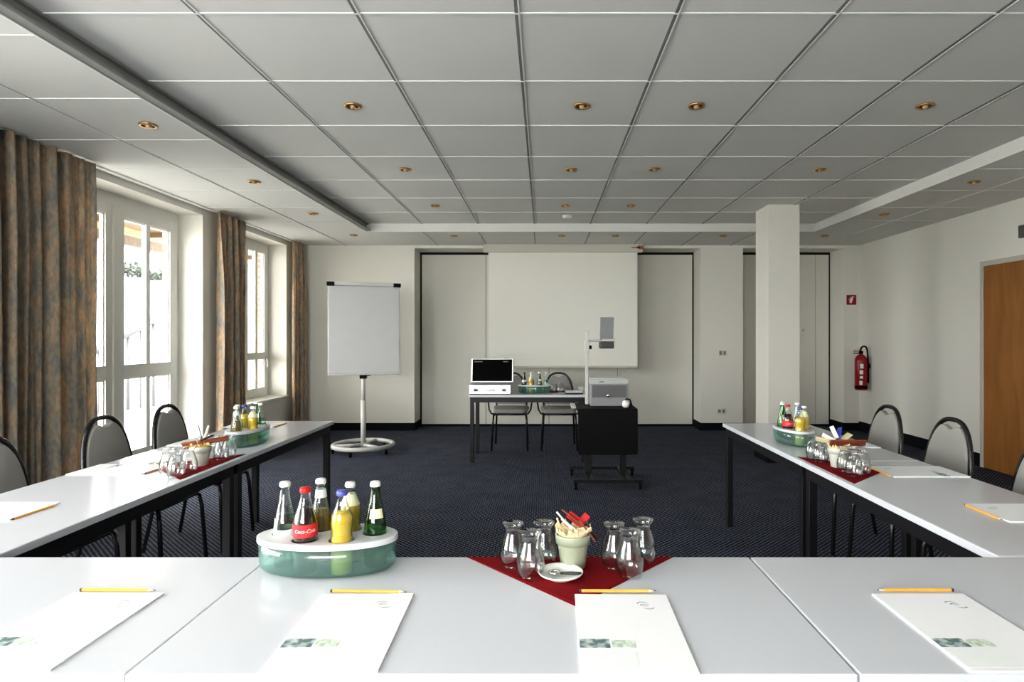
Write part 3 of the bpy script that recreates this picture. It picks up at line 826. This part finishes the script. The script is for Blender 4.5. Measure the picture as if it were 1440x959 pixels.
packet(P0, (.006,.004,.121), (-.68,.1,.52), .090, .011, 'rust_packet', 'long brown-red stick leaning left across the front pot')
packet(P0, (.012,.018,.116), (-.5,.1,.35), .060, .022, 'red_packet', 'flat red packet at the back of the front pot', twist=.9)
packet(P0, (.028,.008,.122), (.35,.1,.35), .034, .026, 'red_packet', 'crumpled bright red packet on top of the front pot', twist=.7)
packet(P0, (.037,-.012,.098), (.50,-.2,-.62), .070, .009, 'rust_packet', 'brown-red stick hanging over the right rim of the front pot')
packet(P0, (.047,-.002,.096), (.42,.0,-.55), .060, .013, 'dark_packet', 'dark brown packet hanging at the right rim of the front pot')
# left side pot
packet(P1, (.045,.03,.112), (.8,.35,.10), .13, .032, 'rust_packet', 'brown biscuit packet sticking out to the right of the left side pot', th=.008, twist=.75)
packet(P1, (-.045,-.01,.098), (-.7,.1,-.12), .075, .035, 'rust_packet', 'brown biscuit packet sticking out to the left of the left side pot', th=.008, twist=.75)
packet(P1, (-.035,.02,.155), (-.45,.1,.6), .085, .013, 'white_packet', 'white sugar stick leaning left in the left side pot')
packet(P1, (-.012,.02,.150), (-.25,.1,.7), .075, .010, 'dark_packet', 'dark stick standing in the left side pot')
packet(P1, (.016,.02,.150), (.2,.0,.6), .075, .009, 'white_packet', 'white sugar stick standing upright in the left side pot')
packet(P1, (.030,.0,.130), (.6,.0,.25), .060, .015, 'dark_packet', 'dark curled packet leaning right in the left side pot')
# right side pot
packet(P2, (.035,-.02,.116), (.9,-.1,.02), .160, .036, 'rust_packet', 'red-brown biscuit packet lying across the right side pot', th=.008, twist=-.55)
packet(P2, (-.03,.03,.130), (-.5,.4,.3), .065, .026, 'white_packet', 'white packet leaning left in the right side pot', twist=.6)
packet(P2, (-.055,.04,.118), (-.6,.4,.1), .06, .03, 'cream', 'cream packet at the left rim of the right side pot', twist=.5)
packet(P2, (.022,.04,.150), (.2,.2,.6), .060, .030, 'blue_packet', 'blue packet standing in the right side pot', twist=.3)
packet(P2, (.002,.045,.155), (-.2,.2,.6), .060, .024, 'white_packet', 'white packet standing beside the blue packet', twist=.3)
packet(P2, (.055,.035,.135), (.6,.3,.3), .06, .028, 'cream', 'cream packet leaning right in the right side pot', twist=.7)

# dishes with bottle openers
bm = B(); add_lathe(bm, [(0,0),(.030,0),(.034,.003),(.054,.013),(.0575,.017),(.0555,.0185),(.050,.014),(.030,.006),(0,.005)], 32)
dish0 = tag(obj('saucer', bm, 'porcelain'), 'x', 'saucer', 'white saucers beside the pots')
def make_opener():
    r = thing('bottle_opener', 'x', 'bottle opener')
    bm = B()
    add_tube(bm, [(-.002,0,0),(.02,.001,.001),(.042,0,.003)], .0034, 8, rads=[.0026,.0036,.003]); obj('handle', bm, 'graphite', r)
    bm = B(); add_tube(bm, [(-.012+.011*math.cos(a), .009*math.sin(a), .0005) for a in [2*PI*k/16 for k in range(16)]], .0026, 8, closed=True); obj('ring', bm, 'chrome', r)
    return r
op0 = make_opener()
ds = [(.042, 1.535, 'front', -14), (-1.80, 2.865, 'left side', 60), (1.49, 2.88, 'right side', 100)]
for i, (x, y, nm, a) in enumerate(ds):
    o = dish0 if i == 0 else dish0.copy()
    if i: COL.objects.link(o)
    o.location = (x, y, TT+.0026); o['label'] = 'small white saucer on the %s red napkin' % nm
    q = op0 if i == 0 else dup(op0, (0,0,0), 0, 'x')
    q.location = (x, y, TT+.0026+.0125); q.rotation_euler = (0, 0, R(a)); q.scale = (1.25,)*3; q['label'] = 'grey metal bottle opener in the saucer on the %s napkin' % nm; q['group'] = 'bottle openers in the saucers'

# ------------------------------------------------------------------ drinks carriers and bottles
CA, CB, CHH = .182, .094, .088
HOLES = [(-.118, .010), (-.042, -.046), (.052, -.046), (.122, .012), (-.035, .044), (.045, .044)]
def ell(a, b, z, n=48): return [(a*math.cos(2*PI*k/n), b*math.sin(2*PI*k/n), z) for k in range(n)]
def loft(rings, cap0=True, cap1=True):
    t = B(); vr = [[t.verts.new(p) for p in r] for r in rings]; n = len(rings[0])
    for A, Bq in zip(vr[:-1], vr[1:]):
        for k in range(n): t.faces.new([A[k], A[(k+1)%n], Bq[(k+1)%n], Bq[k]])
    if cap0: t.faces.new(list(reversed(vr[0])))
    if cap1: t.faces.new(vr[-1])
    bmesh.ops.recalc_face_normals(t, faces=t.faces[:])
    for f in t.faces: f.smooth = True
    return t
def make_carrier():
    r = thing('drinks_carrier', 'x', 'bottle carrier')
    w = .0035
    prof = [(-.026, 0), (-.016, .002), (-.007, .010), (-.003, .024), (-.002, .050), (-.002, .076)]
    outer = [ell(CA+d, CB+d, z) for d, z in prof]; inner = [ell(CA+d-w, CB+d-w, max(z, w)) for d, z in reversed(prof)]
    obj('tub', loft(outer + inner, True, True), 'cooler', r)
    # lid: flat oval with six bottle holes
    cu = bpy.data.curves.new('lid_outline', 'CURVE'); cu.dimensions = '2D'; cu.fill_mode = 'BOTH'; cu.extrude = .005; cu.bevel_depth = .003; cu.bevel_resolution = 2
    def spl(pts):
        s = cu.splines.new('POLY'); s.points.add(len(pts)-1); s.use_cyclic_u = True
        for p, q in zip(s.points, pts): p.co = (q[0], q[1], 0, 1)
    spl(ell(CA-.001, CB-.001, 0, 64))
    for hx, hy in HOLES: spl([(hx+.0345*math.cos(a), hy+.0345*math.sin(a)) for a in [2*PI*k/28 for k in range(28)]])
    tmp = bpy.data.objects.new('tmp', cu); COL.objects.link(tmp)
    dg = bpy.context.evaluated_depsgraph_get(); me = bpy.data.meshes.new_from_object(tmp.evaluated_get(dg))
    bpy.data.objects.remove(tmp); me.name = 'lid'
    me.materials.clear(); me.materials.append(M['cooler_lid'])
    lid = bpy.data.objects.new('lid', me); COL.objects.link(lid); lid.parent = r; lid.location = (0, 0, CHH-.006)
    return r
car0 = make_carrier()
def text_on_cyl(txt, size, rad, z, ang, parent, m):
    cu = bpy.data.curves.new('txt', 'FONT'); cu.body = txt; cu.size = size; cu.align_x = 'CENTER'; cu.align_y = 'CENTER'; cu.shear = .25
    tmp = bpy.data.objects.new('tmp', cu); COL.objects.link(tmp)
    dg = bpy.context.evaluated_depsgraph_get(); me = bpy.data.meshes.new_from_object(tmp.evaluated_get(dg)); bpy.data.objects.remove(tmp)
    bm = B(); bm.from_mesh(me); bpy.data.meshes.remove(me)
    bmesh.ops.subdivide_edges(bm, edges=bm.edges[:], cuts=1)
    for v in bm.verts:
        a = ang + v.co.x/rad; zz = z + v.co.y
        v.co = (rad*math.cos(a), rad*math.sin(a), zz)
    bmesh.ops.recalc_face_normals(bm, faces=bm.faces[:])
    return obj('lettering', bm, m, parent)
PB = {
 'cola':  [(.0,0),(.027,0),(.0300,.004),(.0300,.040),(.0280,.070),(.0300,.095),(.0305,.105),(.0300,.132),(.0255,.152),(.0180,.175),(.0130,.192),(.0118,.208),(.0132,.210),(.0132,.216),(.0115,.219)],
 'long':  [(.0,0),(.026,0),(.0285,.004),(.0285,.104),(.0270,.118),(.0210,.148),(.0150,.175),(.0120,.200),(.0118,.207),(.0132,.210),(.0132,.217),(.0115,.220)],
 'orange':[(.0,0),(.027,0),(.0295,.004),(.0290,.085),(.0262,.100),(.0270,.115),(.0290,.130),(.0270,.148),(.0185,.168),(.0132,.182),(.0118,.200),(.0132,.202),(.0132,.208),(.0115,.211)],
}
def make_bottle(kind):
    spec = {'cola': ('cola','bottle_clear','cola','cap_red'), 'water': ('long','bottle_clear','water','cap_white'), 'orange': ('orange','bottle_clear','orange','cap_blue'),
            'green': ('long','bottle_green',None,'cap_white'), 'tonic': ('long','bottle_clear','amber','cap_white'), 'lemon': ('orange','bottle_clear','orange','cap_white'), 'brown': ('long','bottle_brown',None,'cap_green')}[kind]
    prof = PB[spec[0]]; H = prof[-1][1]
    r = thing('bottle', 'x', 'bottle')
    bm = B(); add_lathe(bm, prof + [(0, H)], 22); obj('glass_body', bm, spec[1], r)
    if spec[2]:
        top = H*{'cola': .76, 'orange': .74, 'lemon': .72, 'tonic': .63}.get(kind, .62)
        ip = [(0, .003)]
        for (rr, z) in prof[1:]:
            if z < top: ip.append((max(rr-.0022, .004), max(z, .003)))
        # interpolated top
        for (r0, z0), (r1, z1) in zip(prof[:-1], prof[1:]):
            if z0 <= top <= z1: ip.append((r0+(r1-r0)*(top-z0)/(z1-z0+1e-9)-.0022, top))
        ip.append((0, top))
        bm = B(); add_lathe(bm, ip, 22); obj('drink', bm, spec[2], r)
    bm = B(); add_lathe(bm, [(.0134,H-.011),(.0142,H-.009),(.0138,H-.002),(.0120,H+.0015),(0,H+.002)], 20); obj('cap', bm, spec[3], r)
    def band(z0, z1, rad0, rad1, m, name, a0=0, a1=2*PI):
        b2 = B(); n = 24; pr = None
        for i in range(n+1):
            a = a0+(a1-a0)*i/n
            cur = (b2.verts.new((rad0*math.cos(a), rad0*math.sin(a), z0)), b2.verts.new((rad1*math.cos(a), rad1*math.sin(a), z1)))
            if pr: f = b2.faces.new([pr[0], cur[0], cur[1], pr[1]]); f.smooth = True
            pr = cur
        return obj(name, b2, m, r)
    if kind == 'cola':
        lb = band(.098, .131, .0305, .0306, 'label_red', 'paper_label')
        text_on_cyl('Coca-Cola', .0128, .0312, .1145, -PI/2+.33, lb, 'sign_white')
        text_on_cyl('Coca-Cola', .0128, .0312, .1145, PI/2+.33, lb, 'sign_white')
    elif kind == 'water':
        band(.060, .100, .0288, .0288, 'label_white', 'paper_label')
        band(.096, .128, .0288, .0254, 'label_white', 'neck_label', -PI*.98, -PI*.62)
    elif kind == 'green':
        band(.128, .152, .0256, .0206, 'label_cream', 'paper_label', -PI*.62, -PI*.12)
    elif kind == 'tonic':
        band(.172, .194, .0160, .0132, 'label_white', 'neck_label')
    elif kind == 'lemon':
        band(.152, .182, .0258, .0138, 'label_cream', 'neck_label')
    elif kind == 'brown':
        band(.118, .140, .0275, .0230, 'label_white', 'paper_label')
    return r
BP = {k: make_bottle(k) for k in ('cola','water','orange','green','tonic','lemon','brown')}
first_used = set()
DESC = {'cola': 'dark cola bottle with a red label', 'water': 'clear water bottle', 'orange': 'small bottle of orange drink with a blue cap',
        'green': 'dark green glass bottle', 'tonic': 'clear bottle with amber drink', 'lemon': 'small bottle of yellow drink with a pale neck label', 'brown': 'dark brown glass bottle'}
def put_carrier(loc, rz, label, kinds, where, first):
    o = car0 if first else dup(car0, (0,0,0), 0, label)
    o.location = loc; o.rotation_euler = (0,0,rz); o['label'] = label; o['group'] = 'green drinks carriers'
    mt = Matrix.Rotation(rz, 4, 'Z'); cnt = {}
    nm = ['at one end', 'first in the front row', 'second in the front row', 'at the other end', 'first in the back row', 'second in the back row']
    if where[1] != 'front': nm = ['nearest end', 'first inner', 'second inner', 'far end', 'first outer', 'second outer']
    for i, ((hx, hy), k) in enumerate(zip(HOLES, kinds)):
        if k is None: continue
        p = mt @ Vector((hx, hy, 0))
        lb = '%s %s' % (DESC[k], where[0])
        if kinds.count(k) > 1: lb += ', ' + nm[i]
        if k in first_used: b = dup(BP[k], (0,0,0), 0, lb)
        else: b = BP[k]; first_used.add(k)
        b.location = (loc[0]+p.x, loc[1]+p.y, TT+.0036); b.rotation_euler = (0, 0, 0 if where[1] == 'front' else random.uniform(-.2,.2)); b['label'] = lb; b['group'] = 'bottles in the drinks carriers'
put_carrier((-.572, 1.612, TT), 0, 'large oval green drinks carrier on the front table', ['water','cola','orange','green','tonic','lemon'], ('in the front table carrier', 'front'), True)
put_carrier((-1.70, 3.50, TT), R(90), 'oval green drinks carrier on the left side table', ['tonic','lemon','water','green','water','orange'], ('in the left side table carrier', 'side'), False)
put_carrier((1.44, 3.52, TT), R(90), 'oval green drinks carrier on the right side table', ['orange','lemon','water','water','cola','green'], ('in the right side table carrier', 'side'), False)
put_carrier((-.10, 6.66, TT), 0, 'oval green drinks carrier on the presenter table', ['brown','lemon','green','water','tonic','water'], ('in the presenter table carrier', 'front'), False)

# ------------------------------------------------------------------ presenter table things
cs = thing('equipment_case', 'open silver aluminium case with black foam lid on the presenter table', 'case', (-.575, 6.60, TT))
bm = B(); add_box(bm, -.222, .222, -.13, .15, .002, .105, .006); obj('case_base', bm, 'alu', cs)
bm = B(); add_box(bm, -.224, .224, -.132, .152, .040, .046); obj('seam_strip', bm, 'light_grey', cs)
lid = B(); tl = Matrix.Translation((0, .15, .108)) @ Matrix.Rotation(R(-10), 4, 'X')
add_box(lid, -.236, .236, 0, .07, 0, .268, .006, tl); ld = obj('case_lid', lid, 'alu', cs)
bm = B(); add_box(bm, -.220, .220, -.004, .0, .012, .256, 0, tl); obj('foam_lining', bm, 'foam', ld)
for x in (-.15, .15):
    bm = B(); add_box(bm, x-.022, x+.022, -.142, -.130, .030, .066, .003); obj('latch', bm, 'light_grey', cs)
    bm = B(); add_box(bm, x-.018, x+.018, -.146, -.141, .040, .054, .002); obj('latch_lever', bm, 'black_plastic', cs)
    bm = B(); add_box(bm, x-.018, x+.018, .01, .03, .268, .283, .003, tl); obj('catch', bm, 'light_grey', ld)
tube_obj('handle', [(-.05,-.13,.05),(-.05,-.155,.048),(.05,-.155,.048),(.05,-.13,.05)], .005, 'light_grey', cs)
for x0, x1 in ((-.2,-.11), (.12,.175)):
    bm = B(); add_box(bm, x0, x1, -.0052, -.0042, .225, .237, 0, tl); obj('lid_label', bm, 'projector_dark', ld)
pp = thing('paper_stack', 'white papers on a dark folder at the right end of the presenter table', 'papers', (.335, 6.62, TT))
bm = B(); add_box(bm, -.105, .085, -.10, .16, .003, .011); obj('folder', bm, 'black_plastic', pp)
bm = B(); add_box(bm, -.10, .08, -.06, .15, .0112, .020); obj('sheet', bm, 'paper', pp)
bm = B(); add_box(bm, -.03, .03, -.03, .03, 0, .055, .004)
tag(obj('small_box', bm, 'light_grey', None, (.415, 6.86, TT)), 'small pale grey box on the back right corner of the presenter table', 'box')

# ------------------------------------------------------------------ projector trolley
tr = thing('projector_trolley', 'black projector trolley with a hanging front flap', 'trolley', (.56, 5.35, 0))
bm = B(); add_box(bm, -.265, .265, .0, .50, .672, .700, .006); obj('shelf', bm, 'black_plastic', tr)
bm = B()
poly = []
for (cx, cy, a0) in ((.243,.675,0), (-.243,.675,90), (-.243,.318,180), (.243,.318,270)):
    for k in range(5): a = R(a0+22.5*k); poly.append((cx+.018*math.cos(a), cy+.018*math.sin(a)))
add_prism(bm, poly, .022, Matrix.Translation((0,0,0)) @ Matrix(((1,0,0,0),(0,0,1,-.026),(0,1,0,0),(0,0,0,1))), bevel=.003)
obj('front_flap', bm, 'black_plastic', tr)
bm = B(); add_box(bm, -.31, -.268, .18, .46, .68, .70, .004); obj('side_shelf', bm, 'light_grey', tr)
for s, x in ((-1, -.155), (1, .165)):
    bm = B(); add_box(bm, x-.028, x+.028, .22, .27, .09, .672); obj('column', bm, 'black_steel', tr)
    bm = B(); add_box(bm, x-.025, x+.025, -.02, .50, .06, .09); obj('foot_bar', bm, 'black_steel', tr)
for y, x0, x1 in ((-.045, -.305, .300), (.50, -.315, .305)):
    bm = B(); add_box(bm, x0, x1, y-.018, y+.018, .062, .092, .004); obj('cross_bar', bm, 'black_steel', tr)
    for x in (x0+.02, x1-.02):
        bm = B(); add_lathe(bm, [(0,-.012),(.026,-.012),(.029,-.006),(.029,.006),(.026,.012),(0,.012)], 18, Matrix.Translation((x, y, .0295)) @ Matrix.Rotation(PI/2, 4, 'Y')); add_box(bm, x-.016, x+.016, y-.012, y+.012, .045, .064)
        obj('caster', bm, 'black_plastic', tr)
oh = thing('overhead_projector', 'grey overhead projector with a tall post on the black trolley', 'projector', (.59, 5.50, .700))
bm = B(); add_box(bm, -.172, .172, .0, .32, .004, .225, .008); obj('body', bm, 'projector', oh)
bm = B(); add_box(bm, -.176, .176, -.004, .324, .205, .252, .006); obj('top_frame', bm, 'projector_light', oh)
bm = B(); add_box(bm, -.155, .155, -.004, .0, .085, .196); obj('front_panel', bm, 'projector_dark', oh)
bm = B(); add_box(bm, -.09, -.05, -.0055, -.004, .222, .230); obj('switch', bm, 'projector_dark', oh)
bm = B(); add_lathe(bm, [(0,0),(.016,0),(.016,.012),(.010,.018),(0,.019)], 18, Matrix.Translation((-.01, -.004, .103)) @ Matrix.Rotation(PI/2, 4, 'X')); obj('focus_knob', bm, 'chrome', oh)
bm = B(); add_box(bm, -.16, .16, .02, .30, .2525, .256); obj('glass_stage', bm, 'label_white', oh)
bm = B(); add_box(bm, -.205, -.178, .15, .19, .005, .684, .004); obj('post', bm, 'light_grey', oh)
bm = B(); add_box(bm, -.214, -.170, .14, .20, .49, .60, .005); obj('bracket', bm, 'light_grey', oh)
bm = B(); add_lathe(bm, [(0,0),(.018,0),(.018,.02),(.015,.024),(0,.024)], 16, Matrix.Translation((-.170, .17, .535)) @ Matrix.Rotation(PI/2, 4, 'Y')); obj('height_knob', bm, 'black_plastic', oh)
tube_obj('arm', [(-.18,.17,.595),(.02,.17,.595)], .010, 'projector_light', oh)
bm = B(); add_box(bm, -.075, .055, .10, .23, .525, .59, .008); hd = obj('lens_head', bm, 'graphite', oh)
bm = B(); tl = Matrix.Translation((-.005, .20, .595)) @ Matrix.Rotation(R(14), 4, 'X'); add_box(bm, -.062, .062, -.008, .008, .0, .225, .004, tl); obj('mirror_flap', bm, 'projector', hd)
bm = B(); add_box(bm, -.05, .07, .12, .22, .585, .615, .008); obj('hinge_block', bm, 'projector_light', hd)
cb = thing('power_adapter', 'small white adapter with a black cable at the right end of the trolley', 'adapter', (.728, 5.42, .700))
bm = B(); add_lathe(bm, [(0,0.004),(.022,.004),(.032,.02),(.034,.04),(.028,.06),(.012,.068),(0,.068)], 20); obj('housing', bm, 'porcelain', cb)
pts = [(.02+.035*math.cos(a*.7), -.01+.03*math.sin(a), .07 + .02*math.sin(a*.5) - .012*max(0, k-12)*.45) for k, a in enumerate([k*.5 for k in range(22)])]
tube_obj('cable', [(.0,.02,.066),(.01,.0,.08),(.035,-.01,.075),(.045,.0,.05),(.055,.02,.02),(.05,.05,.008),(.0,.07,.006)], .007, 'black_plastic', cb)

# ------------------------------------------------------------------ flip chart
fc = thing('flip_chart', 'white flip chart on a round wheeled stand near the back wall', 'flip chart', (-2.09, 7.04, 0))
ring = [(.335*math.cos(a), .335*math.sin(a), .085) for a in [2*PI*k/48 for k in range(48)]]
bm = B(); add_tube(bm, ring, .026, 12, closed=True); obj('base_ring', bm, 'light_grey', fc)
bm = B()
for a in (200, 320, 80): add_tube(bm, [(0,0,.085), (.33*math.cos(R(a)), .33*math.sin(R(a)), .085)], .02, 8)
obj('base_spoke', bm, 'light_grey', fc)
for a in (200, 262, 335, 60, 130):
    x, y = .335*math.cos(R(a)), .335*math.sin(R(a))
    bm = B(); add_lathe(bm, [(0,-.012),(.024,-.012),(.028,-.006),(.028,.006),(.024,.012),(0,.012)], 16, Matrix.Translation((x, y, .0285)) @ Matrix.Rotation(PI/2, 4, 'Y')); add_tube(bm, [(x,y,.04),(x,y,.075)], .01, 8)
    obj('caster', bm, 'black_plastic', fc)
tube_obj('column', [(0,0,.06),(0,0,.60)], .029, 'light_grey', fc, 16); tube_obj('inner_column', [(0,0,.58),(0,0,.98)], .022, 'light_grey', fc, 16)
bm = B(); add_box(bm, -.035, .035, -.035, .035, .85, .91, .006); add_box(bm, .03, .09, -.05, -.01, .885, .90, .004); obj('clamp', bm, 'black_plastic', fc)
fm = Matrix.Rotation(R(20), 4, 'Z') @ Matrix.Translation((.012, -.03, .915)) @ Matrix.Rotation(R(-3), 4, 'X')
bw = .40
bm = B(); add_box(bm, -bw, bw, -.012, .012, 0, 1.04, .004, fm); bd = obj('board', bm, 'light_grey', fc)
bm = B(); add_box(bm, -bw+.016, bw-.010, -.020, -.0125, .012, 1.0, 0, fm); obj('paper_pad', bm, 'flip_paper', fc)
bm = B(); add_box(bm, -bw+.07, bw-.07, -.045, -.012, 1.005, 1.05, .008, fm); obj('clamp_bar', bm, 'light_grey', fc)
for s in (-1, 1):
    bm = B(); add_box(bm, s*bw-.012-(.06 if s > 0 else 0), s*bw+.012+(.06 if s < 0 else 0), -.05, -.005, 1.0, 1.045, .006, fm); obj('clamp_knob', bm, 'black_plastic', fc)
bm = B(); add_box(bm, -bw, bw, -.05, .012, -.022, 0, .004, fm); obj('pen_tray', bm, 'projector_light', fc)

# ------------------------------------------------------------------ projection screen
sc = thing('projection_screen', 'large pull-down white projection screen on the back wall', 'projection screen', (.27, 8.60, ZP))
bm = B(); add_box(bm, -1.125, 1.12, -.05, .06, -.115, -.008, .006); obj('housing', bm, 'screen_case', sc)
bm = B(); add_box(bm, -1.13, 1.135, -.052, .062, -.012, -.001); obj('ceiling_bracket', bm, 'frame_grey', sc)
bm = B(); add_box(bm, -1.055, 1.05, -.002, .0, 1.0-ZP-.10+.02, -.11)
obj('fabric', bm, 'screen', sc)
bm = B(); add_box(bm, -1.055, -1.03, -.0035, -.002, -1.72, -.115); add_box(bm, 1.025, 1.05, -.0035, -.002, -1.72, -.115); obj('border', bm, 'white_paint', sc)
bm = B(); add_box(bm, -1.06, 1.055, -.018, .012, -1.745, -1.715, .004); obj('bottom_bar', bm, 'screen_case', sc)
bm = B(); add_box(bm, .90, 1.055, -.02, .014, -1.748, -1.742); obj('bar_grip', bm, 'graphite', sc)
bm = B(); add_box(bm, 1.05, 1.125, -.058, .0, -.075, -.022, .006); add_box(bm, .96, 1.05, -.056, -.045, -.06, -.045); ec = obj('motor_cover', bm, 'redbrown', sc)
bm = B(); add_box(bm, 1.03, 1.08, -.062, -.056, -.06, -.042); obj('motor_switch', bm, 'black_plastic', ec)
tube_obj('pull_cord', [(.80,0,-1.745),(.80,0,-1.86)], .007, 'light_grey', sc)

# ------------------------------------------------------------------ wall fittings
def plate(name, x, z, w, h, label, cat, dots):
    r = thing(name, label, cat, (x, YB, z))
    bm = B(); add_box(bm, -w/2, w/2, -.012, -.0005, -h/2, h/2, .004); obj('plate', bm, 'outlet', r)
    for (dx, dz, dw, dh) in dots:
        bm = B(); add_box(bm, dx-dw/2, dx+dw/2, -.0165, -.0125, dz-dh/2, dz+dh/2, .001); obj('insert', bm, 'socket_dark', r)
plate('light_switch', 2.548, 1.105, .12, .085, 'pale double light switch on the wall left of the pillar', 'light switch', [(-.03,0,.035,.055), (.025,0,.03,.055)])
plate('wall_socket', 2.53, .275, .12, .085, 'pale wall socket low on the wall left of the pillar', 'socket', [(-.03,0,.04,.04), (.03,0,.03,.05)])
sg = thing('fire_sign', 'small red fire extinguisher sign above the extinguisher', 'sign', (4.385, YB, 1.86))
bm = B(); add_box(bm, -.075, .075, -.006, -.0005, -.075, .075, .002); obj('plate', bm, 'sign_white', sg)
bm = B(); add_box(bm, -.070, .070, -.0075, -.0062, -.070, .070); obj('red_field', bm, 'red_paint', sg)
bm = B()
sm = Matrix(((1,0,0,0),(0,0,1,-.0092),(0,1,0,0),(0,0,0,1))) @ Matrix.Rotation(R(-20), 4, 'Z')
add_prism(bm, [(-.016,-.045),(.016,-.045),(.016,.02),(.008,.032),(-.008,.032),(-.016,.02)], .001, sm)
add_prism(bm, [(-.006,.032),(.006,.032),(.006,.042),(.03,.05),(.03,.056),(-.012,.05)], .001, sm)
add_prism(bm, [(-.012,.045),(-.030,.02),(-.034,-.02),(-.029,-.02),(-.024,.018),(-.008,.04)], .001, sm)
obj('symbol', bm, 'sign_white', sg)
ex = thing('fire_extinguisher', 'red fire extinguisher hung on the right wall by the back corner', 'fire extinguisher', (4.385, 8.42, .60))
bm = B(); add_lathe(bm, [(0,.0),(.074,.0),(.080,.012),(.080,.40),(.074,.44),(.05,.475),(.026,.488),(.024,.505),(0,.505)], 28); obj('cylinder', bm, 'red_paint', ex)
bm = B(); add_lathe(bm, [(.0802,.06),(.0808,.06),(.0808,.02),(.0802,.02)], 28, closed_prof=True); obj('foot_band', bm, 'black_plastic', ex)
for z0, z1, a0, a1 in ((.30,.36,-125,-95), (.22,.275,-130,-98), (.16,.195,-128,-100), (.075,.13,-132,-104)):
    b2 = B(); pr = None
    for i in range(9):
        a = R(a0+(a1-a0)*i/8); cur = (b2.verts.new((.0806*math.cos(a), .0806*math.sin(a), z0)), b2.verts.new((.0806*math.cos(a), .0806*math.sin(a), z1)))
        if pr: b2.faces.new([pr[0], cur[0], cur[1], pr[1]])
        pr = cur
    obj('instruction_label', b2, 'sign_white', ex)
bm = B(); add_box(bm, -.022, .022, -.02, .02, .50, .54, .004); add_box(bm, -.10, -.01, -.012, .012, .50, .512, .003); obj('valve', bm, 'black_plastic', ex)
bm = B(); add_box(bm, -.10, .0, -.012, .012, .53, .543, .003); obj('lever', bm, 'red_paint', ex)
hp = [(-.02,-.02,.52)] + [(.025+.045*math.cos(R(a)), -.03, .545+.06*math.sin(R(a))) for a in range(180, -1, -20)] + [(.072,-.05,.40),(.074,-.055,.2),(.07,-.055,.1)]
tube_obj('hose', hp, .011, 'black_plastic', ex, 10)
bm = B(); add_box(bm, .078, .115, -.03, .03, .30, .36); obj('wall_bracket', bm, 'black_plastic', ex)
bm = B(); add_box(bm, -.03, -.001, -.12, .12, -.06, .06, .004)
tag(obj('wall_box', bm, 'projector_dark', None, (XR, 5.62, 2.32)), 'small dark box high on the right wall above the wooden door', 'box')
# radiator panel under the window (niche front)
# ------------------------------------------------------------------ light
w = bpy.data.worlds.new('world'); scene.world = w; w.use_nodes = True
nt = w.node_tree; bg = nt.nodes['Background']; bg.inputs[0].default_value = (1.0, .99, .975, 1); bg.inputs[1].default_value = 17.5
def portal(loc, rot, sx, sy):
    l = bpy.data.lights.new('portal', 'AREA'); l.shape = 'RECTANGLE'; l.size = sx; l.size_y = sy; l.cycles.is_portal = True
    o = bpy.data.objects.new('portal', l); COL.objects.link(o); o.location = loc; o.rotation_euler = rot
portal((XO-.02, (ND0+ND1)/2, 1.28), (0, R(-90), 0), 2.5, ND1-ND0)
portal((XO-.02, (NW0+NW1)/2, 1.55), (0, R(-90), 0), 1.9, NW1-NW0)
portal((XO-.02, (NN0+NN1)/2, 1.28), (0, R(-90), 0), 2.5, NN1-NN0)
portal((-1.35, YN-.15, 1.65), (R(90), 0, 0), 3.1, 1.7)

# ------------------------------------------------------------------ camera
cam = bpy.data.cameras.new('camera'); co = bpy.data.objects.new('camera', cam); COL.objects.link(co)
co.location = (0, 0, HC); co.rotation_euler = (R(90), 0, 0)
cam.sensor_width = 36; cam.lens = 856/1440*36
cam.shift_x = -45/1440; cam.shift_y = -5.5/1440
cam.clip_start = .05; cam.clip_end = 200
scene.camera = co
scene.view_settings.view_transform = 'Standard'
scene.view_settings.look = 'Medium High Contrast'
scene.view_settings.exposure = 0.16
scene.cycles.use_denoising = True
scene.cycles.max_bounces = 10; scene.cycles.diffuse_bounces = 6; scene.cycles.glossy_bounces = 4; scene.cycles.transmission_bounces = 10; scene.cycles.transparent_max_bounces = 12
scene.cycles.caustics_reflective = False; scene.cycles.caustics_refractive = False
scene.cycles.sample_clamp_indirect = 8
